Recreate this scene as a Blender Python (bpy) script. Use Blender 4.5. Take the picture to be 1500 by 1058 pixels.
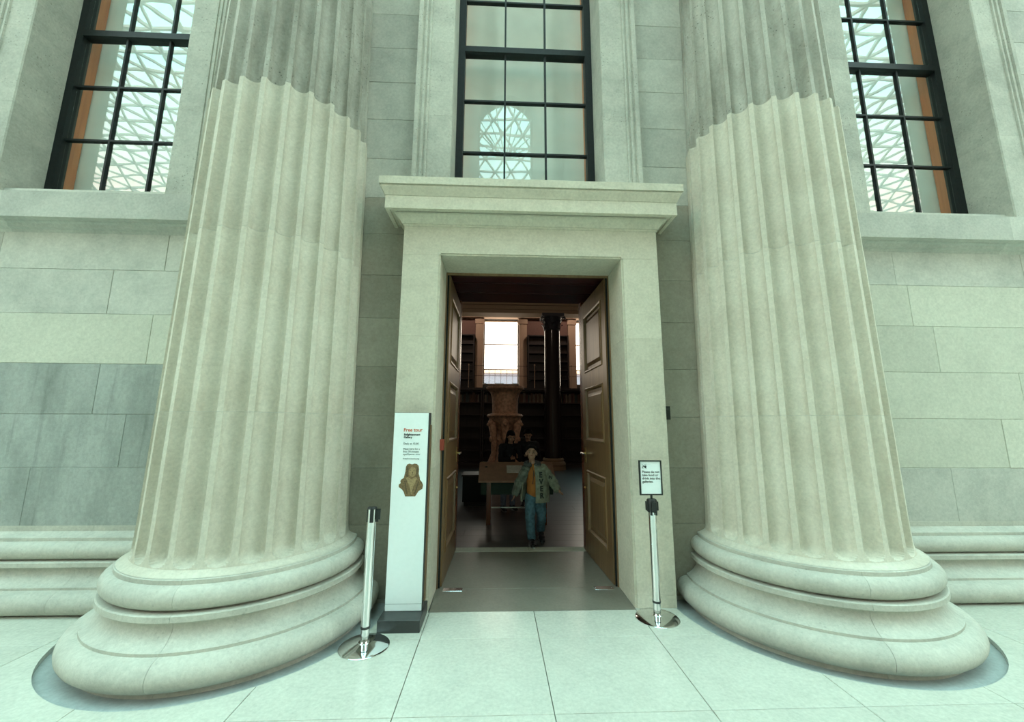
import bpy, bmesh, math, random
import numpy as np
from mathutils import Vector, Matrix
random.seed(7)
PI = math.pi
scene = bpy.context.scene
for o in list(bpy.data.objects): bpy.data.objects.remove(o)
C = scene.collection

# ------------------------------------------------------------------ camera
FPX = 578.9
cam = bpy.data.cameras.new('camera'); cam.sensor_width = 36.0; cam.lens = FPX / 1500 * 36.0
cam.clip_start = 0.05; cam.clip_end = 400
camo = bpy.data.objects.new('camera', cam); C.objects.link(camo)
def cam_matrix(yaw, pitch, roll, loc):
    cy, sy, cp, sp = math.cos(yaw), math.sin(yaw), math.cos(pitch), math.sin(pitch)
    f = Vector((sy*cp, cy*cp, sp)); r = Vector((cy, -sy, 0)); u = r.cross(f)
    cr, sr = math.cos(roll), math.sin(roll)
    r2 = cr*r + sr*u; u2 = -sr*r + cr*u
    m = Matrix((r2, u2, -f)).transposed().to_4x4(); m.translation = Vector(loc)
    return m
camo.matrix_world = cam_matrix(0.0395, 0.1614, 0.0048, (-0.3435, -3.7666, 1.6))
scene.camera = camo

# ------------------------------------------------------------------ sky and exposure
scene.view_settings.view_transform = 'Standard'; scene.view_settings.look = 'None'
scene.view_settings.gamma = 1.0; scene.view_settings.use_curve_mapping = False
scene.view_settings.exposure = 0.0
world = bpy.data.worlds.new('sky'); scene.world = world; world.use_nodes = True
wn, wl = world.node_tree.nodes, world.node_tree.links
bg = wn['Background']
tc = wn.new('ShaderNodeTexCoord'); sx = wn.new('ShaderNodeSeparateXYZ'); cr_ = wn.new('ShaderNodeValToRGB')
wl.new(tc.outputs['Generated'], sx.inputs[0]); wl.new(sx.outputs[2], cr_.inputs[0]); wl.new(cr_.outputs[0], bg.inputs[0])
e = cr_.color_ramp.elements                       # pale green-blue daylight, a little warmer low down
e[0].position = 0.0; e[0].color = (1.0, 0.78, 0.60, 1)
e[1].position = 0.62; e[1].color = (0.57, 1.0, 0.98, 1)
m_ = e.new(0.40); m_.color = (0.98, 0.86, 0.74, 1)
m_ = e.new(0.50); m_.color = (0.74, 0.97, 0.94, 1)
SKY = 6.5
bg.inputs[1].default_value = SKY

# ------------------------------------------------------------------ helpers
class MB:
    """collects shapes; build() links them as one mesh object"""
    def __init__(s): s.v = []; s.f = []
    def add(s, v, f):
        n = len(s.v); s.v += [tuple(p) for p in v]; s.f += [tuple(i+n for i in q) for q in f]; return s
    def box(s, x0, x1, y0, y1, z0, z1):
        return s.add([(x0,y0,z0),(x1,y0,z0),(x1,y1,z0),(x0,y1,z0),(x0,y0,z1),(x1,y0,z1),(x1,y1,z1),(x0,y1,z1)],
                     [(0,3,2,1),(4,5,6,7),(0,1,5,4),(1,2,6,5),(2,3,7,6),(3,0,4,7)])
    def cbox(s, x0, x1, y0, y1, z0, z1, c=0.004):
        """box whose front (-y) and side edges are chamfered towards the viewer: a dressed stone"""
        return s.add([(x0,y1,z0),(x1,y1,z0),(x1,y1,z1),(x0,y1,z1),(x0,y0+c,z0),(x1,y0+c,z0),(x1,y0+c,z1),(x0,y0+c,z1),
                      (x0+c,y0,z0+c),(x1-c,y0,z0+c),(x1-c,y0,z1-c),(x0+c,y0,z1-c)],
                     [(0,1,2,3)[::-1][::-1],(8,9,10,11),(4,5,9,8),(5,6,10,9),(6,7,11,10),(7,4,8,11),(0,1,5,4),(1,2,6,5),(2,3,7,6),(3,0,4,7)])
    def tbox(s, x0, x1, y0, y1, z0, z1, c=0.004):
        """box with a chamfered top: a paving slab"""
        return s.add([(x0,y0,z0),(x1,y0,z0),(x1,y1,z0),(x0,y1,z0),(x0,y0,z1-c),(x1,y0,z1-c),(x1,y1,z1-c),(x0,y1,z1-c),
                      (x0+c,y0+c,z1),(x1-c,y0+c,z1),(x1-c,y1-c,z1),(x0+c,y1-c,z1)],
                     [(0,3,2,1),(8,9,10,11),(4,5,9,8),(5,6,10,9),(6,7,11,10),(7,4,8,11),(0,1,5,4),(1,2,6,5),(2,3,7,6),(3,0,4,7)])
    def prism(s, poly, axis, a, b):
        """2D polygon extruded along axis between a and b"""
        n = len(poly)
        def P(p, t):
            return {'x': (t, p[0], p[1]), 'y': (p[0], t, p[1]), 'z': (p[0], p[1], t)}[axis]
        return s.add([P(p, a) for p in poly] + [P(p, b) for p in poly],
                     [tuple(range(n))[::-1], tuple(range(n, 2*n))] + [(i, (i+1) % n, (i+1) % n + n, i+n) for i in range(n)])
    def lathe(s, prof, cx=0, cy=0, a0=0.0, a1=2*PI, n=48, ymax=None, caps=True):
        full = abs(a1-a0-2*PI) < 1e-6
        m = n if full else n+1
        vs = []
        for k in range(m):
            a = a0 + (a1-a0)*k/n
            for r, z in prof:
                y = cy + r*math.sin(a)
                if ymax is not None: y = min(y, ymax)
                vs.append((cx + r*math.cos(a), y, z))
        L = len(prof); fs = []
        for k in range(n):
            q = (k+1) % m
            for i in range(L-1):
                fs.append((k*L+i, q*L+i, q*L+i+1, k*L+i+1))
        if full and caps:
            if prof[0][0] > 1e-5: fs.append(tuple(k*L for k in range(m))[::-1])
            if prof[-1][0] > 1e-5: fs.append(tuple(k*L+L-1 for k in range(m)))
        if not full and caps:
            fs.append(tuple(range(L))); fs.append(tuple((m-1)*L+i for i in range(L))[::-1])
        return s.add(vs, fs)
    def tube(s, pts, rad, n=10):
        """round tube through points; rad is a number or one per point"""
        pts = [Vector(p) for p in pts]
        rad = [rad]*len(pts) if not hasattr(rad, '__len__') else rad
        vs = []; up = None
        for i, p in enumerate(pts):
            t = (pts[min(i+1, len(pts)-1)] - pts[max(i-1, 0)]).normalized()
            a = t.orthogonal().normalized() if up is None else (up - t*up.dot(t)).normalized()
            up = a; b = t.cross(a)
            for k in range(n):
                w = 2*PI*k/n; vs.append(p + (a*math.cos(w) + b*math.sin(w))*rad[i])
        m = len(pts); fs = [tuple(range(n))[::-1], tuple((m-1)*n+k for k in range(n))]
        for i in range(m-1):
            for k in range(n): fs.append((i*n+k, i*n+(k+1) % n, (i+1)*n+(k+1) % n, (i+1)*n+k))
        return s.add(vs, fs)
    def ball(s, c, r, n=14, m=9, M=None):
        r = (r, r, r) if not hasattr(r, '__len__') else r
        vs = [(0,0,-1)]
        for j in range(1, m):
            t = -PI/2 + PI*j/m
            for k in range(n):
                a = 2*PI*k/n; vs.append((math.cos(t)*math.cos(a), math.cos(t)*math.sin(a), math.sin(t)))
        vs.append((0,0,1)); T = len(vs)-1
        fs = []
        for k in range(n):
            q = (k+1) % n; fs.append((0, 1+q, 1+k)); fs.append((T, T-n+k, T-n+q))
            for j in range(m-2): fs.append((1+j*n+k, 1+j*n+q, 1+(j+1)*n+q, 1+(j+1)*n+k))
        out = []
        for v in vs:
            w = Vector((v[0]*r[0], v[1]*r[1], v[2]*r[2]))
            if M is not None: w = M @ w
            out.append(w + Vector(c))
        return s.add(out, fs)
    def limb(s, a, b, ra, rb):
        a, b = Vector(a), Vector(b); L = (b-a).length; n = max(2, int(L/(min(ra, rb)*0.45))+1)
        for i in range(n+1):
            t = i/n; s.ball(a.lerp(b, t), ra+(rb-ra)*t, 12, 8)
        return s
    def build(s, name, mat, parent=None, smooth=None, origin=True):
        off = Vector((0,0,0))
        p = parent
        local = False
        while p is not None: off += p.location; local = local or bool(p.get('_local')); p = p.parent
        me = bpy.data.meshes.new(name)
        vs = s.v
        o = bpy.data.objects.new(name, me)
        loc = Vector((0,0,0))
        if not local:
            if origin and vs:
                a = np.array(vs); mn, mx = a.min(0), a.max(0)
                base = Vector(((mn[0]+mx[0])/2, (mn[1]+mx[1])/2, mn[2]))
            else: base = Vector((0,0,0)) if parent is None else off
            loc = base - off
            vs = [(v[0]-base.x, v[1]-base.y, v[2]-base.z) for v in vs]
        me.from_pydata(vs, [], s.f); me.update()
        bm = bmesh.new(); bm.from_mesh(me); bmesh.ops.recalc_face_normals(bm, faces=bm.faces); bm.to_mesh(me); bm.free()
        o.location = loc
        me.materials.append(mat if not isinstance(mat, str) else M[mat])
        if smooth is not None:
            me.shade_smooth()
            if smooth < 179: me.set_sharp_from_angle(angle=math.radians(smooth))
        o.parent = parent
        C.objects.link(o)
        return o

def tag(o, label=None, cat=None, group=None, kind=None):
    if label: o['label'] = label
    if cat: o['category'] = cat
    if group: o['group'] = group
    if kind: o['kind'] = kind
    return o
def empty(name, loc=(0,0,0), rz=0.0, local=False):
    o = bpy.data.objects.new(name, None); o.location = loc; o.rotation_euler.z = rz; o.empty_display_size = 0.1
    if local: o['_local'] = 1
    C.objects.link(o); return o
def evaluated_mesh(o):
    dg = bpy.context.evaluated_depsgraph_get(); dg.update()
    return bpy.data.meshes.new_from_object(o.evaluated_get(dg))
def text_mesh(body, size, align='LEFT', bold=0.0, spacing=1.0, depth=0.0006, shear=0.0):
    """flat lettering in the xz plane, facing -y, as vertices and faces"""
    cu = bpy.data.curves.new('lettering', 'FONT'); cu.body = body; cu.size = size; cu.align_x = align
    cu.offset = bold; cu.space_line = spacing; cu.extrude = depth; cu.resolution_u = 3; cu.shear = shear
    o = bpy.data.objects.new('lettering', cu); C.objects.link(o)
    me = evaluated_mesh(o)
    vs = [(v.co.x, -v.co.z, v.co.y) for v in me.vertices]; fs = [tuple(p.vertices) for p in me.polygons]
    bpy.data.objects.remove(o); bpy.data.curves.remove(cu); bpy.data.meshes.remove(me)
    return vs, fs
def lettering(name, body, size, at, mat, parent, **kw):
    vs, fs = text_mesh(body, size, **kw)
    mb = MB(); mb.add([(v[0]+at[0], v[1]+at[1], v[2]+at[2]) for v in vs], fs)
    return mb.build(name, mat, parent)

# ------------------------------------------------------------------ materials
M = {}
def mat(name):
    m = bpy.data.materials.new(name); m.use_nodes = True; M[name] = m
    nt = m.node_tree; return m, nt.nodes, nt.links, nt.nodes['Principled BSDF']
def plain(name, col, rough=0.6, metal=0.0, spec=0.5, var=0.12, scale=30, bump=0.0):
    m, n, l, b = mat(name)
    b.inputs['Roughness'].default_value = rough; b.inputs['Metallic'].default_value = metal
    b.inputs['Specular IOR Level'].default_value = spec
    t = n.new('ShaderNodeTexCoord'); nz = n.new('ShaderNodeTexNoise'); nz.inputs['Scale'].default_value = scale; nz.inputs['Detail'].default_value = 4
    l.new(t.outputs['Object'], nz.inputs['Vector'])
    r = n.new('ShaderNodeValToRGB'); l.new(nz.outputs['Fac'], r.inputs[0])
    r.color_ramp.elements[0].position = 0.3; r.color_ramp.elements[1].position = 0.7
    r.color_ramp.elements[0].color = (*[c*(1-var) for c in col], 1); r.color_ramp.elements[1].color = (*[min(1, c*(1+var)) for c in col], 1)
    l.new(r.outputs[0], b.inputs['Base Color'])
    if bump:
        bp = n.new('ShaderNodeBump'); bp.inputs['Strength'].default_value = bump; bp.inputs['Distance'].default_value = 0.01
        l.new(nz.outputs['Fac'], bp.inputs['Height']); l.new(bp.outputs[0], b.inputs['Normal'])
    return m
ALB = 0.76
def stone(name, col, dark=None, rough=0.75, stain=0.35, pits=0.0, rnd=0.10, bump=0.12, scale=1.0, streak=0.0, spec=0.3, drip=0.0):
    """limestone: broad weathering patches, fine speckle, pits, a tint that differs from block to block"""
    m, n, l, b = mat(name)
    b.inputs['Roughness'].default_value = rough; b.inputs['Specular IOR Level'].default_value = spec
    col = tuple(c*ALB for c in col); dark = tuple(c*ALB*0.92 for c in dark) if dark else tuple(c*0.62 for c in col)
    g = n.new('ShaderNodeNewGeometry'); oi = n.new('ShaderNodeObjectInfo')
    mp = n.new('ShaderNodeMapping'); l.new(g.outputs['Position'], mp.inputs['Vector'])
    mp.inputs['Scale'].default_value = (scale, scale, scale*(0.35 if streak else 1.0))
    big = n.new('ShaderNodeTexNoise'); big.inputs['Scale'].default_value = 2.3; big.inputs['Detail'].default_value = 8; big.inputs['Roughness'].default_value = 0.68
    l.new(mp.outputs[0], big.inputs['Vector'])
    fine = n.new('ShaderNodeTexNoise'); fine.inputs['Scale'].default_value = 38; fine.inputs['Detail'].default_value = 6; fine.inputs['Roughness'].default_value = 0.7
    l.new(g.outputs['Position'], fine.inputs['Vector'])
    r1 = n.new('ShaderNodeMapRange'); r1.inputs['From Min'].default_value = 0.42; r1.inputs['From Max'].default_value = 0.72; r1.inputs['To Max'].default_value = stain
    l.new(big.outputs['Fac'], r1.inputs['Value'])
    mx = n.new('ShaderNodeMix'); mx.data_type = 'RGBA'; mx.inputs['A'].default_value = (*col, 1); mx.inputs['B'].default_value = (*dark, 1)
    l.new(r1.outputs[0], mx.inputs['Factor'])
    r2 = n.new('ShaderNodeMapRange'); r2.inputs['From Min'].default_value = 0.3; r2.inputs['From Max'].default_value = 0.7
    r2.inputs['To Min'].default_value = 0.86; r2.inputs['To Max'].default_value = 1.10
    l.new(fine.outputs['Fac'], r2.inputs['Value'])
    r3 = n.new('ShaderNodeMapRange'); r3.inputs['To Min'].default_value = 1-rnd; r3.inputs['To Max'].default_value = 1+rnd
    l.new(oi.outputs['Random'], r3.inputs['Value'])
    mu = n.new('ShaderNodeMath'); mu.operation = 'MULTIPLY'; l.new(r2.outputs[0], mu.inputs[0]); l.new(r3.outputs[0], mu.inputs[1])
    last = mu.outputs[0]
    hgt = fine.outputs['Fac']
    if pits:
        vo = n.new('ShaderNodeTexVoronoi'); vo.inputs['Scale'].default_value = 26; l.new(g.outputs['Position'], vo.inputs['Vector'])
        pm = n.new('ShaderNodeTexNoise'); pm.inputs['Scale'].default_value = 3.1; l.new(g.outputs['Position'], pm.inputs['Vector'])
        pr = n.new('ShaderNodeMapRange'); pr.inputs['From Min'].default_value = 0.10; pr.inputs['From Max'].default_value = 0.24
        pr.inputs['To Min'].default_value = 1-pits; pr.inputs['To Max'].default_value = 1; l.new(vo.outputs['Distance'], pr.inputs['Value'])
        pk = n.new('ShaderNodeMapRange'); pk.inputs['From Min'].default_value = 0.45; pk.inputs['From Max'].default_value = 0.62; l.new(pm.outputs['Fac'], pk.inputs['Value'])
        px = n.new('ShaderNodeMix'); px.inputs['A'].default_value = 1.0; l.new(pk.outputs[0], px.inputs['Factor']); l.new(pr.outputs[0], px.inputs['B'])
        m3 = n.new('ShaderNodeMath'); m3.operation = 'MULTIPLY'; l.new(last, m3.inputs[0]); l.new(px.outputs[0], m3.inputs[1]); last = m3.outputs[0]
    if drip:
        m2 = n.new('ShaderNodeMapping'); m2.inputs['Scale'].default_value = (15, 3, 0.9); l.new(g.outputs['Position'], m2.inputs['Vector'])
        dn = n.new('ShaderNodeTexNoise'); dn.inputs['Scale'].default_value = 1.0; dn.inputs['Detail'].default_value = 3; l.new(m2.outputs[0], dn.inputs['Vector'])
        dr = n.new('ShaderNodeMapRange'); dr.inputs['From Min'].default_value = 0.58; dr.inputs['From Max'].default_value = 0.74; dr.inputs['To Min'].default_value = 1.0; dr.inputs['To Max'].default_value = 1-drip
        l.new(dn.outputs['Fac'], dr.inputs['Value'])
        m4 = n.new('ShaderNodeMath'); m4.operation = 'MULTIPLY'; l.new(last, m4.inputs[0]); l.new(dr.outputs[0], m4.inputs[1]); last = m4.outputs[0]
    vm = n.new('ShaderNodeVectorMath'); vm.operation = 'SCALE'; l.new(mx.outputs['Result'], vm.inputs[0]); l.new(last, vm.inputs['Scale'])
    l.new(vm.outputs[0], b.inputs['Base Color'])
    bp = n.new('ShaderNodeBump'); bp.inputs['Strength'].default_value = bump; bp.inputs['Distance'].default_value = 0.02
    ad = n.new('ShaderNodeMath'); ad.operation = 'ADD'; l.new(hgt, ad.inputs[0]); l.new(last, ad.inputs[1])
    l.new(ad.outputs[0], bp.inputs['Height']); l.new(bp.outputs[0], b.inputs['Normal'])
    return m
def wood(name, col, col2, rough=0.35, axis='z', scale=1.0, spec=0.5):
    m, n, l, b = mat(name)
    b.inputs['Roughness'].default_value = rough; b.inputs['Specular IOR Level'].default_value = spec
    g = n.new('ShaderNodeNewGeometry'); mp = n.new('ShaderNodeMapping'); l.new(g.outputs['Position'], mp.inputs['Vector'])
    s = [22*scale]*3; s['xyz'.index(axis)] = 1.1*scale; mp.inputs['Scale'].default_value = s
    nz = n.new('ShaderNodeTexNoise'); nz.inputs['Scale'].default_value = 1.0; nz.inputs['Detail'].default_value = 7; nz.inputs['Roughness'].default_value = 0.62
    l.new(mp.outputs[0], nz.inputs['Vector'])
    r = n.new('ShaderNodeValToRGB'); l.new(nz.outputs['Fac'], r.inputs[0])
    r.color_ramp.elements[0].position = 0.32; r.color_ramp.elements[1].position = 0.68
    r.color_ramp.elements[0].color = (*col2, 1); r.color_ramp.elements[1].color = (*col, 1)
    oi = n.new('ShaderNodeObjectInfo'); r3 = n.new('ShaderNodeMapRange'); r3.inputs['To Min'].default_value = 0.85; r3.inputs['To Max'].default_value = 1.12
    l.new(oi.outputs['Random'], r3.inputs['Value'])
    vm = n.new('ShaderNodeVectorMath'); vm.operation = 'SCALE'; l.new(r.outputs[0], vm.inputs[0]); l.new(r3.outputs[0], vm.inputs['Scale'])
    l.new(vm.outputs[0], b.inputs['Base Color'])
    bp = n.new('ShaderNodeBump'); bp.inputs['Strength'].default_value = 0.06; bp.inputs['Distance'].default_value = 0.004
    l.new(nz.outputs['Fac'], bp.inputs['Height']); l.new(bp.outputs[0], b.inputs['Normal'])
    return m

stone('wall_stone', (0.70, 0.68, 0.60), (0.42, 0.43, 0.38), stain=0.55, rnd=0.12, bump=0.10)
stone('wall_stone_stained', (0.47, 0.49, 0.45), (0.24, 0.26, 0.24), stain=0.75, rnd=0.10, bump=0.10, streak=1, drip=0.32)
stone('wall_stone_clean', (0.74, 0.72, 0.60), (0.58, 0.57, 0.48), stain=0.4, rnd=0.06, bump=0.06)
stone('wall_stone_shaded', (0.47, 0.43, 0.35), (0.33, 0.30, 0.24), stain=0.5, rnd=0.07, bump=0.08)  # shade between columns and door surround put into a darker brown stone colour
stone('mortar', (0.74, 0.72, 0.64), stain=0.3, rnd=0.0)
stone('column_stone', (0.80, 0.735, 0.61), (0.58, 0.49, 0.37), stain=0.45, rnd=0.05, bump=0.06, pits=0.10)
stone('column_stone_old', (0.60, 0.57, 0.49), (0.27, 0.25, 0.20), stain=0.9, rnd=0.05, bump=0.2, pits=0.6, streak=1)
stone('base_stone', (0.68, 0.65, 0.56), (0.44, 0.43, 0.37), stain=0.55, rnd=0.05, bump=0.12, pits=0.15)
stone('portal_stone', (0.78, 0.72, 0.58), (0.62, 0.56, 0.44), stain=0.5, rnd=0.04, bump=0.05, scale=3.0)
stone('trim_stone', (0.68, 0.66, 0.57), (0.36, 0.36, 0.31), stain=0.6, rnd=0.06, bump=0.15, pits=0.4)
stone('paving_stone', (0.76, 0.75, 0.65), (0.65, 0.64, 0.56), rough=0.22, stain=0.5, rnd=0.04, bump=0.012, scale=2.5, spec=0.5)
stone('paving_joint', (0.10, 0.11, 0.10), rnd=0)
stone('recess_stone', (0.52, 0.56, 0.55), (0.42, 0.46, 0.46), rough=0.5, stain=0.6, rnd=0, bump=0.08)
stone('threshold_stone', (0.27, 0.24, 0.195), (0.20, 0.18, 0.15), rough=0.35, stain=0.6, rnd=0.05, bump=0.02, scale=1.5)
stone('court_stone', (0.42, 0.37, 0.30), stain=0.3, rnd=0)
plain('black_paint', (0.010, 0.013, 0.014), 0.5, spec=0.25, var=0.2)
plain('roof_steel', (0.62, 0.66, 0.65), 0.5)
plain('blind_fabric', (0.88, 0.85, 0.80), 0.9, var=0.05, scale=4)
wood('lining_wood', (0.80, 0.27, 0.09), (0.62, 0.18, 0.06), 0.5)
wood('door_wood', (0.215, 0.125, 0.055), (0.125, 0.068, 0.03), 0.32)
wood('door_edge_wood', (0.20, 0.06, 0.028), (0.12, 0.035, 0.018), 0.25)
wood('frame_wood', (0.25, 0.15, 0.075), (0.15, 0.09, 0.045), 0.45)
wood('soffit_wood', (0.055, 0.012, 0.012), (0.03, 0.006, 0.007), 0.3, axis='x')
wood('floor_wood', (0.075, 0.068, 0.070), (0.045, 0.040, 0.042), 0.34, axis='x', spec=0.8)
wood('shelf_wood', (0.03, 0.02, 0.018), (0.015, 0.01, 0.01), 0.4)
plain('gallery_cream', (0.52, 0.36, 0.26), 0.7, var=0.06)
plain('gallery_beam', (0.36, 0.25, 0.15), 0.7, var=0.06)
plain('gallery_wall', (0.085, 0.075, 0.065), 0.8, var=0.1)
plain('gallery_frieze', (0.16, 0.085, 0.07), 0.8)
plain('gallery_ceiling', (0.40, 0.33, 0.25), 0.8)
plain('granite', (0.035, 0.028, 0.028), 0.14, var=0.5, scale=120)
plain('capital_bronze', (0.03, 0.03, 0.04), 0.5, var=0.4, scale=60, bump=0.6)
plain('street_stone', (0.13, 0.14, 0.19), 0.8)
plain('brass', (0.75, 0.55, 0.22), 0.28, metal=1.0)
plain('steel', (0.75, 0.77, 0.78), 0.16, metal=1.0, var=0.03)
plain('chrome', (0.82, 0.84, 0.85), 0.09, metal=1.0, var=0.02)
plain('black_plastic', (0.012, 0.014, 0.014), 0.4)
plain('sign_white', (0.80, 0.86, 0.85), 0.35, var=0.015)
plain('sign_seam', (0.35, 0.40, 0.40), 0.5)
plain('plinth_dark', (0.035, 0.037, 0.036), 0.38)
plain('ink_orange', (0.62, 0.13, 0.05), 0.6, var=0.03)
plain('ink_black', (0.035, 0.04, 0.04), 0.6)
plain('ink_grey', (0.17, 0.20, 0.20), 0.6)
plain('red_plastic', (0.30, 0.05, 0.03), 0.4)
plain('vase_marble', (0.50, 0.30, 0.19), 0.6, var=0.35, scale=14, bump=0.6)
plain('paper', (0.75, 0.74, 0.70), 0.7)
plain('desk_panel', (0.42, 0.25, 0.17), 0.55, var=0.12, scale=12)
plain('desk_green', (0.015, 0.045, 0.03), 0.6)
plain('bust_brown', (0.17, 0.11, 0.048), 0.7, var=0.35, scale=70)
plain('bust_light', (0.30, 0.21, 0.10), 0.7, var=0.25, scale=70)
plain('bust_dark', (0.10, 0.065, 0.03), 0.7, var=0.3, scale=70)
plain('skin', (0.52, 0.30, 0.21), 0.55, var=0.05)
plain('lips', (0.36, 0.13, 0.11), 0.5)
plain('eye_dark', (0.02, 0.015, 0.012), 0.3)
plain('hair_black', (0.010, 0.009, 0.009), 0.85, spec=0.15, var=0.3, scale=90, bump=0.5)
plain('shirt_orange', (0.50, 0.19, 0.045), 0.85, var=0.08, scale=18, bump=0.15)
plain('jacket_khaki', (0.27, 0.29, 0.22), 0.75, var=0.25, scale=22, bump=0.5)
plain('jacket_camo', (0.16, 0.18, 0.15), 0.8, var=0.65, scale=16, bump=0.4)
plain('collar_fur', (0.10, 0.11, 0.11), 0.95, var=0.5, scale=90, bump=0.8)
plain('denim', (0.10, 0.20, 0.27), 0.85, var=0.3, scale=26, bump=0.3)
plain('denim_pale', (0.25, 0.33, 0.46), 0.85, var=0.2, scale=26, bump=0.3)
plain('coat_black', (0.014, 0.016, 0.022), 0.8, var=0.3, bump=0.3)
plain('shoe_black', (0.012, 0.012, 0.016), 0.5)
plain('shoe_sole', (0.35, 0.36, 0.36), 0.6)
# window glass: clear, with the mirror reflection of old, slightly wavy sheets
m, n, l, b = mat('window_glass')
n.remove(b); out = n['Material Output']
tr = n.new('ShaderNodeBsdfTransparent'); tr.inputs[0].default_value = (0.96, 0.99, 0.98, 1)
gl = n.new('ShaderNodeBsdfGlossy'); gl.inputs['Roughness'].default_value = 0.0
ms = n.new('ShaderNodeMixShader'); lw = n.new('ShaderNodeLayerWeight'); fr = n.new('ShaderNodeMapRange'); fr.inputs['To Min'].default_value = 0.045; fr.inputs['To Max'].default_value = 0.14; l.new(lw.outputs['Facing'], fr.inputs['Value'])
nz = n.new('ShaderNodeTexNoise'); nz.inputs['Scale'].default_value = 1.6; nz.inputs['Detail'].default_value = 1
g = n.new('ShaderNodeNewGeometry'); l.new(g.outputs['Position'], nz.inputs['Vector'])
bp = n.new('ShaderNodeBump'); bp.inputs['Strength'].default_value = 0.05; bp.inputs['Distance'].default_value = 0.03
l.new(nz.outputs['Fac'], bp.inputs['Height']); l.new(bp.outputs[0], gl.inputs['Normal'])
l.new(fr.outputs[0], ms.inputs[0]); l.new(tr.outputs[0], ms.inputs[1]); l.new(gl.outputs[0], ms.inputs[2]); l.new(ms.outputs[0], out.inputs[0])
# spines of books, a different dark leather for each volume
m, n, l, b = mat('book_leather')
oi = n.new('ShaderNodeObjectInfo'); r = n.new('ShaderNodeValToRGB'); l.new(oi.outputs['Random'], r.inputs[0])
cols = [(0.10,0.05,0.03),(0.05,0.03,0.02),(0.16,0.13,0.10),(0.07,0.02,0.02),(0.03,0.05,0.05),(0.22,0.18,0.13)]
r.color_ramp.interpolation = 'CONSTANT'
r.color_ramp.elements[0].color = (*cols[0], 1); r.color_ramp.elements[1].position = 0.18; r.color_ramp.elements[1].color = (*cols[1], 1)
for i, c in enumerate(cols[2:]): r.color_ramp.elements.new(0.36+0.16*i).color = (*c, 1)
l.new(r.outputs[0], b.inputs['Base Color']); b.inputs['Roughness'].default_value = 0.6

# ------------------------------------------------------------------ large structure: the facade
WALL = 0.25            # face of the ashlar
OPEN = 0.85            # half width of a window opening
WX = (-4.68, -0.02, 4.68)
COLX = 2.46
wall = empty('wall_front', (0, 0.3, 0)); tag(wall, 'pale ashlar facade of limestone blocks behind the columns', 'wall', kind='structure')
b_ = MB()
Y0, Y1 = WALL+0.007, 1.62
xs = [-44.0]
for w in WX: xs += [w-OPEN-0.01, w+OPEN+0.01]
xs.append(44.0)
b_.box(-44, -1.0, Y0, Y1, -0.05, 4.0); b_.box(1.0, 44, Y0, Y1, -0.05, 4.0); b_.box(-1.0, 1.0, Y0, Y1, 3.40, 4.0)
for i in range(0, len(xs), 2): b_.box(xs[i], xs[i+1], Y0, Y1, 4.0, 8.6)
b_.box(-44, 44, Y0, Y1, 8.6, 17.0)
b_.build('wall_core', 'mortar', wall)

def block(x0, x1, z0, z1, mt, g=0.0016):
    dy = random.uniform(-0.0015, 0.0015)
    MB().cbox(x0+g, x1-g, WALL+dy, Y0, z0+g, z1-g, 0.0025).build('stone_block', mt, wall)
low = [0.0, 0.657, 1.186, 1.688, 2.182, 2.688, 3.155, 3.62, 4.04]
high = [4.04, 4.51, 5.0, 5.48, 5.935, 6.40, 6.87, 7.34, 7.81, 8.28]
# left wall below the sill, vertical joints read course by course
JL = {0: [-9, -6.2, -4.4], 1: [-9, -7.0, -4.72], 2: [-9, -6.6, -3.93], 3: [-9, -6.5, -4.25], 4: [-9, -5.9, -3.82], 5: [-9, -6.4, -4.28], 6: [-9, -5.43, -3.78]}
JR = {0: [9, 6.2, 4.4], 1: [9, 6.4, 4.35], 2: [9, 6.3, 5.0], 3: [9, 6.2, 5.3], 4: [9, 6.6, 4.42], 5: [9, 6.0, 4.2], 6: [9, 5.6, 4.08]}
for i in range(7):
    z0, z1 = low[i], low[i+1]
    for sgn, J in ((-1, JL), (1, JR)):
        j = J[i] + [sgn*1.9]
        for a, c in zip(j[:-1], j[1:]):
            x0, x1 = min(a, c), max(a, c)
            if sgn < 0: mt = 'wall_stone_stained' if i < 4 else ('wall_stone_clean' if i == 4 else 'wall_stone')
            else: mt = 'wall_stone_clean' if 1 < i < 6 else 'wall_stone'
            block(x0, x1, z0, z1, mt)
        x0, x1 = sorted((sgn*1.9, sgn*1.0))
        block(x0, x1, z0, z1, 'wall_stone_shaded')
for sgn in (-1, 1):
    x0, x1 = sorted((sgn*9, sgn*1.9)); block(x0, x1, low[7], low[8], 'wall_stone')
    x0, x1 = sorted((sgn*1.9, sgn*0.5)); block(x0, x1, low[7], low[8], 'wall_stone_shaded')
for i in range(len(high)-1):
    z0, z1 = high[i], high[i+1]
    for sgn in (-1, 1):
        a = WX[1] + sgn*(OPEN+0.42); c = WX[1+sgn] - sgn*(OPEN+0.42)
        mid = (a+c)/2 + (0.25 if i % 2 else -0.25)
        for p, q_ in ((a, mid), (mid, c), (WX[1+sgn]+sgn*(OPEN+0.42), sgn*9)):
            x0, x1 = sorted((p, q_)); block(x0, x1, z0, z1, 'wall_stone')

MB().cbox(-5.9, -4.93, WALL-0.012, WALL-0.002, 0.60, 0.905, 0.003).build('repair_stone', 'wall_stone_clean', wall)
# wall base mouldings, the same section as the column bases
def arc(cx, cz, rx, rz, a0, a1, n):
    return [(cx+rx*math.cos(math.radians(a0+(a1-a0)*i/n)), cz+rz*math.sin(math.radians(a0+(a1-a0)*i/n))) for i in range(n+1)]
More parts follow.
